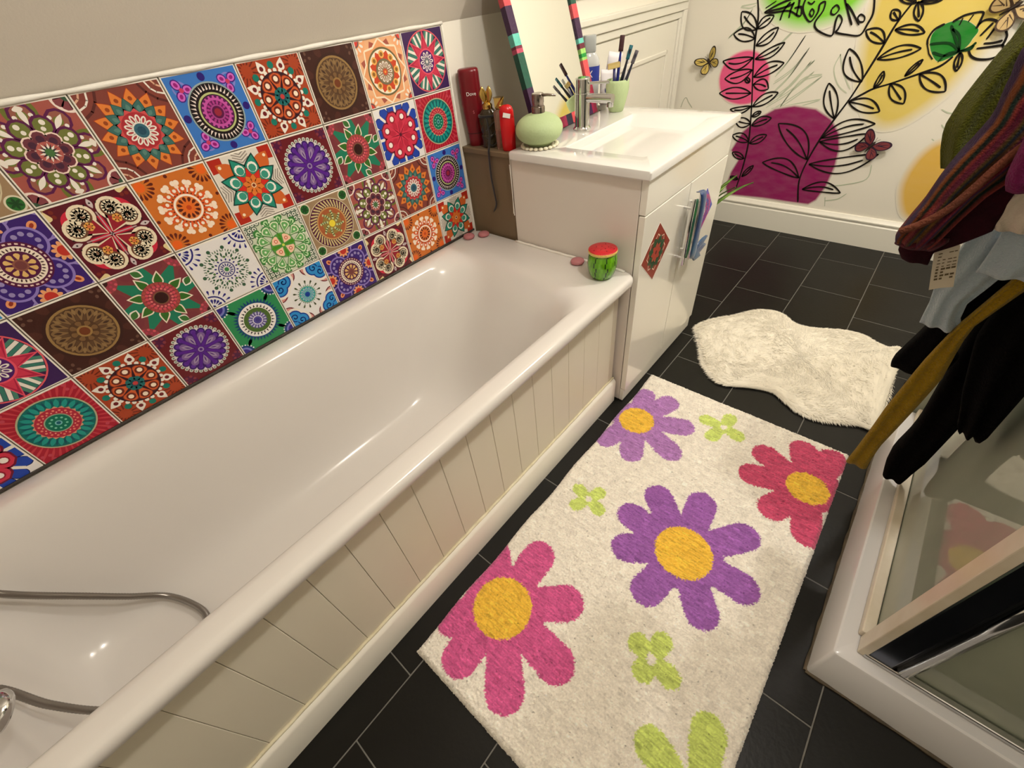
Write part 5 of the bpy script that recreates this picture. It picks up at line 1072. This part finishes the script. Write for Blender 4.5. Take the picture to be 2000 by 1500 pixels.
# ------------------------------------------------------------------ hanging towels and clothes
def cloth(name, left, right, y0, thick, m, parent, nf=5, amp=.012, nz=46, colfn=None, seed=0, top=None, round_bottom=.03, power=.55, colmat=None):
    """hanging cloth: left/right silhouette in photo pixels on the plane y=y0, folds in depth, rounded hem.
    top: [(x,z,halfwidth)...] continues upward to the hook"""
    Lp = [at(u, v, 1, y0)[[0, 2]] for u, v in left]; Rp = [at(u, v, 1, y0)[[0, 2]] for u, v in right]
    Lp = np.array(Lp); Rp = np.array(Rp)
    def side(P_):
        P_ = P_[np.argsort(P_[:, 1])]; return lambda z: np.interp(z, P_[:, 1], P_[:, 0])
    if top:
        Lp = np.vstack([Lp, [(x - h, z) for x, z, h in top]]); Rp = np.vstack([Rp, [(x + h, z) for x, z, h in top]])
    fl, fr = side(Lp), side(Rp)
    z0, z1 = max(Lp[:, 1].min(), Rp[:, 1].min()), min(Lp[:, 1].max(), Rp[:, 1].max())
    n = 56; V = []; cols = []; zs = z0 + (z1 - z0) * np.linspace(0, 1, nz) ** 1.25
    r_ = np.random.default_rng(seed); ph = r_.uniform(0, 6, 4)
    for z in zs:
        xl, xr = min(fl(z), 1.470), min(fr(z), 1.494); c = (xl + xr) / 2; h = max((xr - xl) / 2, .003)
        e = min(1, (z - z0) / round_bottom) ; tk = thick * (0.35 + .65 * math.sqrt(max(0, 1 - (1 - e) ** 2)))
        for i in range(n):
            a = 2 * PI * i / n; s = math.cos(a); q = math.sin(a)
            fold = amp * (math.sin(nf * s * 2.6 + ph[0] + 1.2 * math.sin(z * 5 + ph[1])) + .5 * math.sin(nf * 2.1 * s + ph[2] + z * 3))
            V.append((c + h * s, y0 + tk * math.copysign(abs(q) ** power, q) + fold, z))
            if colfn: cols.append(colfn(s, (z - z0) / (z1 - z0), q))
    Q = []
    for k in range(nz - 1):
        for i in range(n): Q.append((k * n + i, k * n + (i + 1) % n, (k + 1) * n + (i + 1) % n, (k + 1) * n + i))
    F = Q + [tuple(range(n))[::-1], tuple((nz - 1) * n + i for i in range(n))]
    me = bpy.data.meshes.new(name); me.from_pydata([tuple(map(float, v)) for v in V], [], F); me.update()
    if colfn:
        ca = me.color_attributes.new('Col', 'FLOAT_COLOR', 'POINT'); buf = []
        for c in cols: buf += list(lin(c))
        ca.data.foreach_set('color', buf)
    me.materials.append(m)
    for p in me.polygons: p.use_smooth = True
    bmx = bmesh.new(); bmx.from_mesh(me); bmesh.ops.recalc_face_normals(bmx, faces=bmx.faces); bmx.to_mesh(me); bmx.free()
    return link(name, me, parent)
m_terry_o = mat('olive_terry', (86, 88, 26), .95, spec=.06, sheen=.08, bump=.6, bscale=350, var=.4, vscale=20, col2=(62, 64, 18))
m_terry_b = mat('pale_blue_terry', (176, 192, 202), .95, spec=.1, sheen=.5, bump=.6, bscale=350, var=.3, vscale=14, col2=(160, 178, 192))
m_black = mat('black_fleece', (9, 8, 8), .95, spec=.08, bump=.4, bscale=300)
m_must = mat('mustard_fleece', (156, 124, 18), .95, spec=.06, sheen=.12, bump=.6, bscale=300, var=.5, vscale=25, col2=(120, 92, 14))
m_woven = mat('striped_weave', (120, 50, 50), .9, spec=.08, sheen=.08, attr='Col', bump=.5, bscale=400, var=.35, vscale=60, col2=(40, 20, 20))
HK = lambda x, h: [(x, 1.15, h), (1.47, 1.45, h * .55), (1.475, 1.70, .03)]
# olive towel, at the back of the bunch
t = empty('olive_towel', (1.42, -.02, .85)); tag(t, 'olive green towel hanging behind the striped robe', 'towel')
def reparent(o, p): o.parent = p; o.location = -Vector(p.location); return o
o = cloth('towel_body', [(1836, 330), (1836, 290), (1842, 250), (1870, 205), (1905, 160), (1945, 110), (1965, 90)], [(1880, 420), (1930, 350), (1960, 300), (1990, 250), (2020, 200), (2050, 150), (2080, 100)], -.06, .022, m_terry_o, None, 3, .006, top=[(1.30, 1.20, .07), (1.45, 1.45, .05), (1.475, 1.70, .03)], seed=2); reparent(o, t)
# striped robe
PAL = [(104, 28, 36), (50, 20, 62), (124, 66, 30), (30, 46, 38), (136, 54, 48), (86, 16, 40), (76, 62, 24), (14, 44, 66), (118, 78, 36), (84, 12, 58)]
def stripes(s, v, q): return PAL[int((s * 0.9 + 1.0) * 8 + 1.5 * v) % len(PAL)]
rb = empty('striped_robe', (1.42, -.2, .85)); tag(rb, 'multicoloured striped woven robe hanging in front of the towels', 'robe')
o = cloth('robe_body', [(1748, 470), (1750, 456), (1775, 425), (1804, 391), (1838, 341), (1872, 300), (1905, 265), (1940, 225), (1960, 175), (1978, 140), (1985, 110)], [(1790, 500), (1830, 470), (1880, 420), (1930, 375), (1975, 345), (2010, 320), (2050, 290), (2090, 250), (2130, 200)], -.21, .03, m_woven, None, 4, .007, colfn=stripes, top=[(1.36, 1.22, .10), (1.45, 1.45, .06), (1.47, 1.70, .03)], seed=4, nz=70); reparent(o, rb)
o = cloth('robe_cuff', [(1747, 474), (1752, 465), (1775, 455), (1800, 450)], [(1812, 516), (1824, 486), (1856, 466), (1860, 440)], -.2, .03, m_woven, None, 2, .0015, nz=14, colfn=lambda s, v, q: (70, 22, 34) if int((s + 1) * 6) % 2 else (96, 26, 44), seed=5, round_bottom=.02); reparent(o, rb)
o = cloth('robe_flap', [(1963, 372), (1962, 350), (1975, 320), (1990, 290), (2010, 250)], [(2005, 500), (2060, 480), (2100, 420), (2130, 380), (2160, 330)], -.26, .02, m_woven, None, 3, .005, colfn=lambda s, v, q: [(120, 30, 84), (150, 52, 100), (90, 18, 60), (130, 60, 60), (60, 30, 70)][int(v * 9) % 5], top=[(1.42, 1.20, .08), (1.46, 1.45, .05), (1.47, 1.70, .025)], seed=6); reparent(o, rb)
o = cloth('robe_dark_hollow', [(1762, 505), (1755, 485), (1762, 462), (1800, 446), (1850, 415), (1900, 375), (1960, 330)], [(1812, 518), (1826, 488), (1872, 474), (1940, 447), (1962, 410), (1985, 370), (2010, 340)], -.195, .02, mat('robe_dark_hollow', (34, 14, 20), .95, spec=.1, bump=.4, bscale=300, var=.7, vscale=30, col2=(62, 18, 30)), None, 2, .0015, nz=30, seed=21, round_bottom=.02); reparent(o, rb)  # dark sheet standing in for the shade inside the open sleeve
bm = bmesh.new(); tp = [at(u, v, 1, -.245) for u, v in ((1758, 452), (1800, 437), (1850, 410), (1900, 370), (1950, 325), (2000, 285), (2060, 240))]
tube(bm, catmull(tp, 6), .0055, 8); o = obj('edge_binding', bm, mat('rust_binding', (112, 56, 34), .9, bump=.5, bscale=300, var=.4, vscale=30), None, smooth=True); reparent(o, rb)
# pale blue towel with care label
bt = empty('pale_blue_towel', (1.40, -.16, .8)); tag(bt, 'pale blue towel with a printed care label below the striped robe', 'towel')
o = cloth('towel_fold', [(1783, 655), (1786, 648), (1800, 620), (1815, 590), (1825, 560), (1850, 520), (1885, 470), (1905, 430)], [(1880, 650), (1876, 620), (1890, 590), (1930, 560), (1980, 520), (2020, 480), (2060, 440), (2090, 400)], -.14, .016, m_terry_b, None, 3, .006, seed=8, round_bottom=.012); reparent(o, bt)
o = cloth('towel_body', [(1862, 580), (1864, 572), (1890, 550), (1915, 520), (1935, 490), (1960, 450), (1985, 400)], [(2010, 552), (2050, 530), (2090, 500), (2120, 470), (2150, 440), (2180, 400), (2200, 360)], -.18, .014, m_terry_b, None, 2, .005, seed=9, round_bottom=.015, top=[(1.46, 1.15, .05), (1.47, 1.45, .04), (1.47, 1.70, .02)]); reparent(o, bt)
LBq = [at(u, v, 1, -.172) for u, v in ((1814, 566), (1836, 562), (1862, 560), (1876, 478), (1846, 474), (1826, 484))]
bm = bmesh.new(); loft(bm, [[p + np.array((0, d, 0)) for p in LBq] for d in (-.0008, .0008)]); bmesh.ops.recalc_face_normals(bm, faces=bm.faces); o = obj('care_label', bm, mat('label_satin', (206, 196, 176), .5), None); reparent(o, bt)
bm = bmesh.new()
la, lb_, lc = at(1820, 552, 1, -.1735), at(1862, 545, 1, -.1735), at(1832, 492, 1, -.1735)
for r in range(9):
    v = .06 + r * .105
    for c in range(4):
        if random.random() < .2: continue
        u0 = .06 + c * .24; u1 = u0 + random.uniform(.1, .2); hh = .018 if r > 3 else .038
        P4 = [la + (lb_ - la) * u + (lc - la) * w_ for u, w_ in ((u0, v), (u1, v), (u1, v + hh * 1.6), (u0, v + hh * 1.6))]
        bm.faces.new([bm.verts.new(Vector(p)) for p in P4])
o = obj('label_print', bm, mat('label_ink', (96, 82, 56), .6), None); reparent(o, bt)
# white cloth corner
wt = empty('white_cloth', (1.40, -.19, .9)); tag(wt, 'cream cloth corner poking out between robe and blue towel', 'cloth')
o = cloth('cloth_body', [(1940, 448), (1925, 440), (1906, 424), (1930, 405), (1962, 390), (1990, 360)], [(1990, 500), (2000, 470), (2010, 440), (2020, 420), (2040, 400), (2060, 360)], -.2, .006, mat('cream_cotton', (214, 200, 184), .9, bump=.3, bscale=300), None, 2, .003, nz=20, seed=11, round_bottom=.006, top=[(1.44, 1.15, .04), (1.47, 1.45, .03), (1.475, 1.70, .015)]); reparent(o, wt)
# black robe with two sleeves
bk = empty('black_robe', (1.46, -.1, .7)); tag(bk, 'black fleece robe with drooping sleeves hanging on the shower', 'robe')
TP = [(1.425, 1.0, .07), (1.46, 1.3, .06), (1.475, 1.68, .03)]
o = cloth('sleeve', [(1724, 925), (1730, 900), (1745, 870), (1775, 840), (1795, 815), (1810, 790), (1850, 720), (1890, 650)], [(1760, 941), (1790, 915), (1840, 880), (1880, 840), (1910, 800), (1950, 740), (1990, 680), (2030, 620)], .05, .03, m_black, None, 2, .004, seed=12, top=TP); reparent(o, bk)
o = cloth('robe_body', [(1876, 850), (1870, 825), (1875, 800), (1880, 760), (1890, 720), (1905, 660)], [(1915, 856), (1935, 845), (1985, 790), (2030, 740), (2080, 680), (2130, 600)], -.10, .03, m_black, None, 3, .006, seed=13, top=TP); reparent(o, bk)
o = cloth('sleeve', [(1740, 712), (1742, 700), (1765, 678), (1790, 655), (1815, 630), (1840, 600)], [(1790, 732), (1815, 728), (1840, 700), (1870, 660), (1900, 620), (1930, 580)], -.04, .03, m_black, None, 2, .004, seed=14, top=TP); reparent(o, bk)
o = cloth('sash_end', [(1763, 757), (1765, 750), (1790, 738), (1820, 720), (1850, 690)], [(1775, 765), (1800, 752), (1830, 740), (1870, 700), (1890, 670)], -.05, .015, m_black, None, 2, .003, seed=15, nz=16); reparent(o, bk)
# mustard belt
bl = empty('mustard_belt', (1.37, -.15, .5)); tag(bl, 'mustard yellow fleece belt dangling over the black robe', 'belt')
o = cloth('belt_strap', [(1650, 915), (1652, 900), (1670, 878), (1700, 838), (1730, 795), (1760, 758), (1800, 708), (1840, 665), (1870, 635)], [(1692, 916), (1700, 900), (1720, 870), (1762, 826), (1800, 785), (1840, 740), (1862, 700), (1880, 668), (1905, 635)], -.15, .011, m_must, None, 2, .002, seed=16, round_bottom=.02, top=[(1.42, 1.0, .02), (1.46, 1.3, .015), (1.475, 1.68, .01)]); reparent(o, bl)

# ------------------------------------------------------------------ plant behind the vanity
pl_ = empty('potted_plant', (0.40, 1.20, 0)); tag(pl_, 'green spiky-leaved potted plant behind the vanity unit', 'plant')
bm = bmesh.new(); lathe(bm, [(0, 0), (.052, 0), (.056, .005), (.072, .20), (.075, .205), (.075, .22), (.068, .22), (.064, .19), (0, .19)], 32); obj('plant_pot', bm, mat('white_pot', (226, 220, 206), .4), pl_, angle=40)
bm = bmesh.new(); lathe(bm, [(0, .198), (.066, .195)], 24, cap=False); obj('soil', bm, mat('soil', (44, 32, 22), .95, bump=.8, bscale=80), pl_)
m_leaf = mat('glossy_leaf', (74, 128, 40), .35, var=.6, vscale=18, col2=(160, 190, 90))
for i in range(17):
    a = -.35 + i * 2.399; el = 1.12 + .22 * math.sin(i * 1.7); ln_ = .235 + .05 * math.cos(i * 2.2); bm = bmesh.new(); loops = []
    for k in range(9):
        t = k / 8; r_ = .01 + ln_ * (math.cos(el) * t + .22 * t * t); z = .19 + ln_ * (math.sin(el) * t * 1.2 - .25 * t ** 2.4); w_ = .02 * math.sin(PI * min(.985, .12 + .86 * t)) + .0005
        c = np.array((r_ * math.cos(a), r_ * math.sin(a), z)); sd = np.array((-math.sin(a), math.cos(a), 0))
        loops.append([c + sd * w_ + (0, 0, .004), c + (0, 0, -.001), c - sd * w_ + (0, 0, .004), c + (0, 0, .001)])
    loft(bm, loops); obj('leaf', bm, m_leaf, pl_, smooth=True)
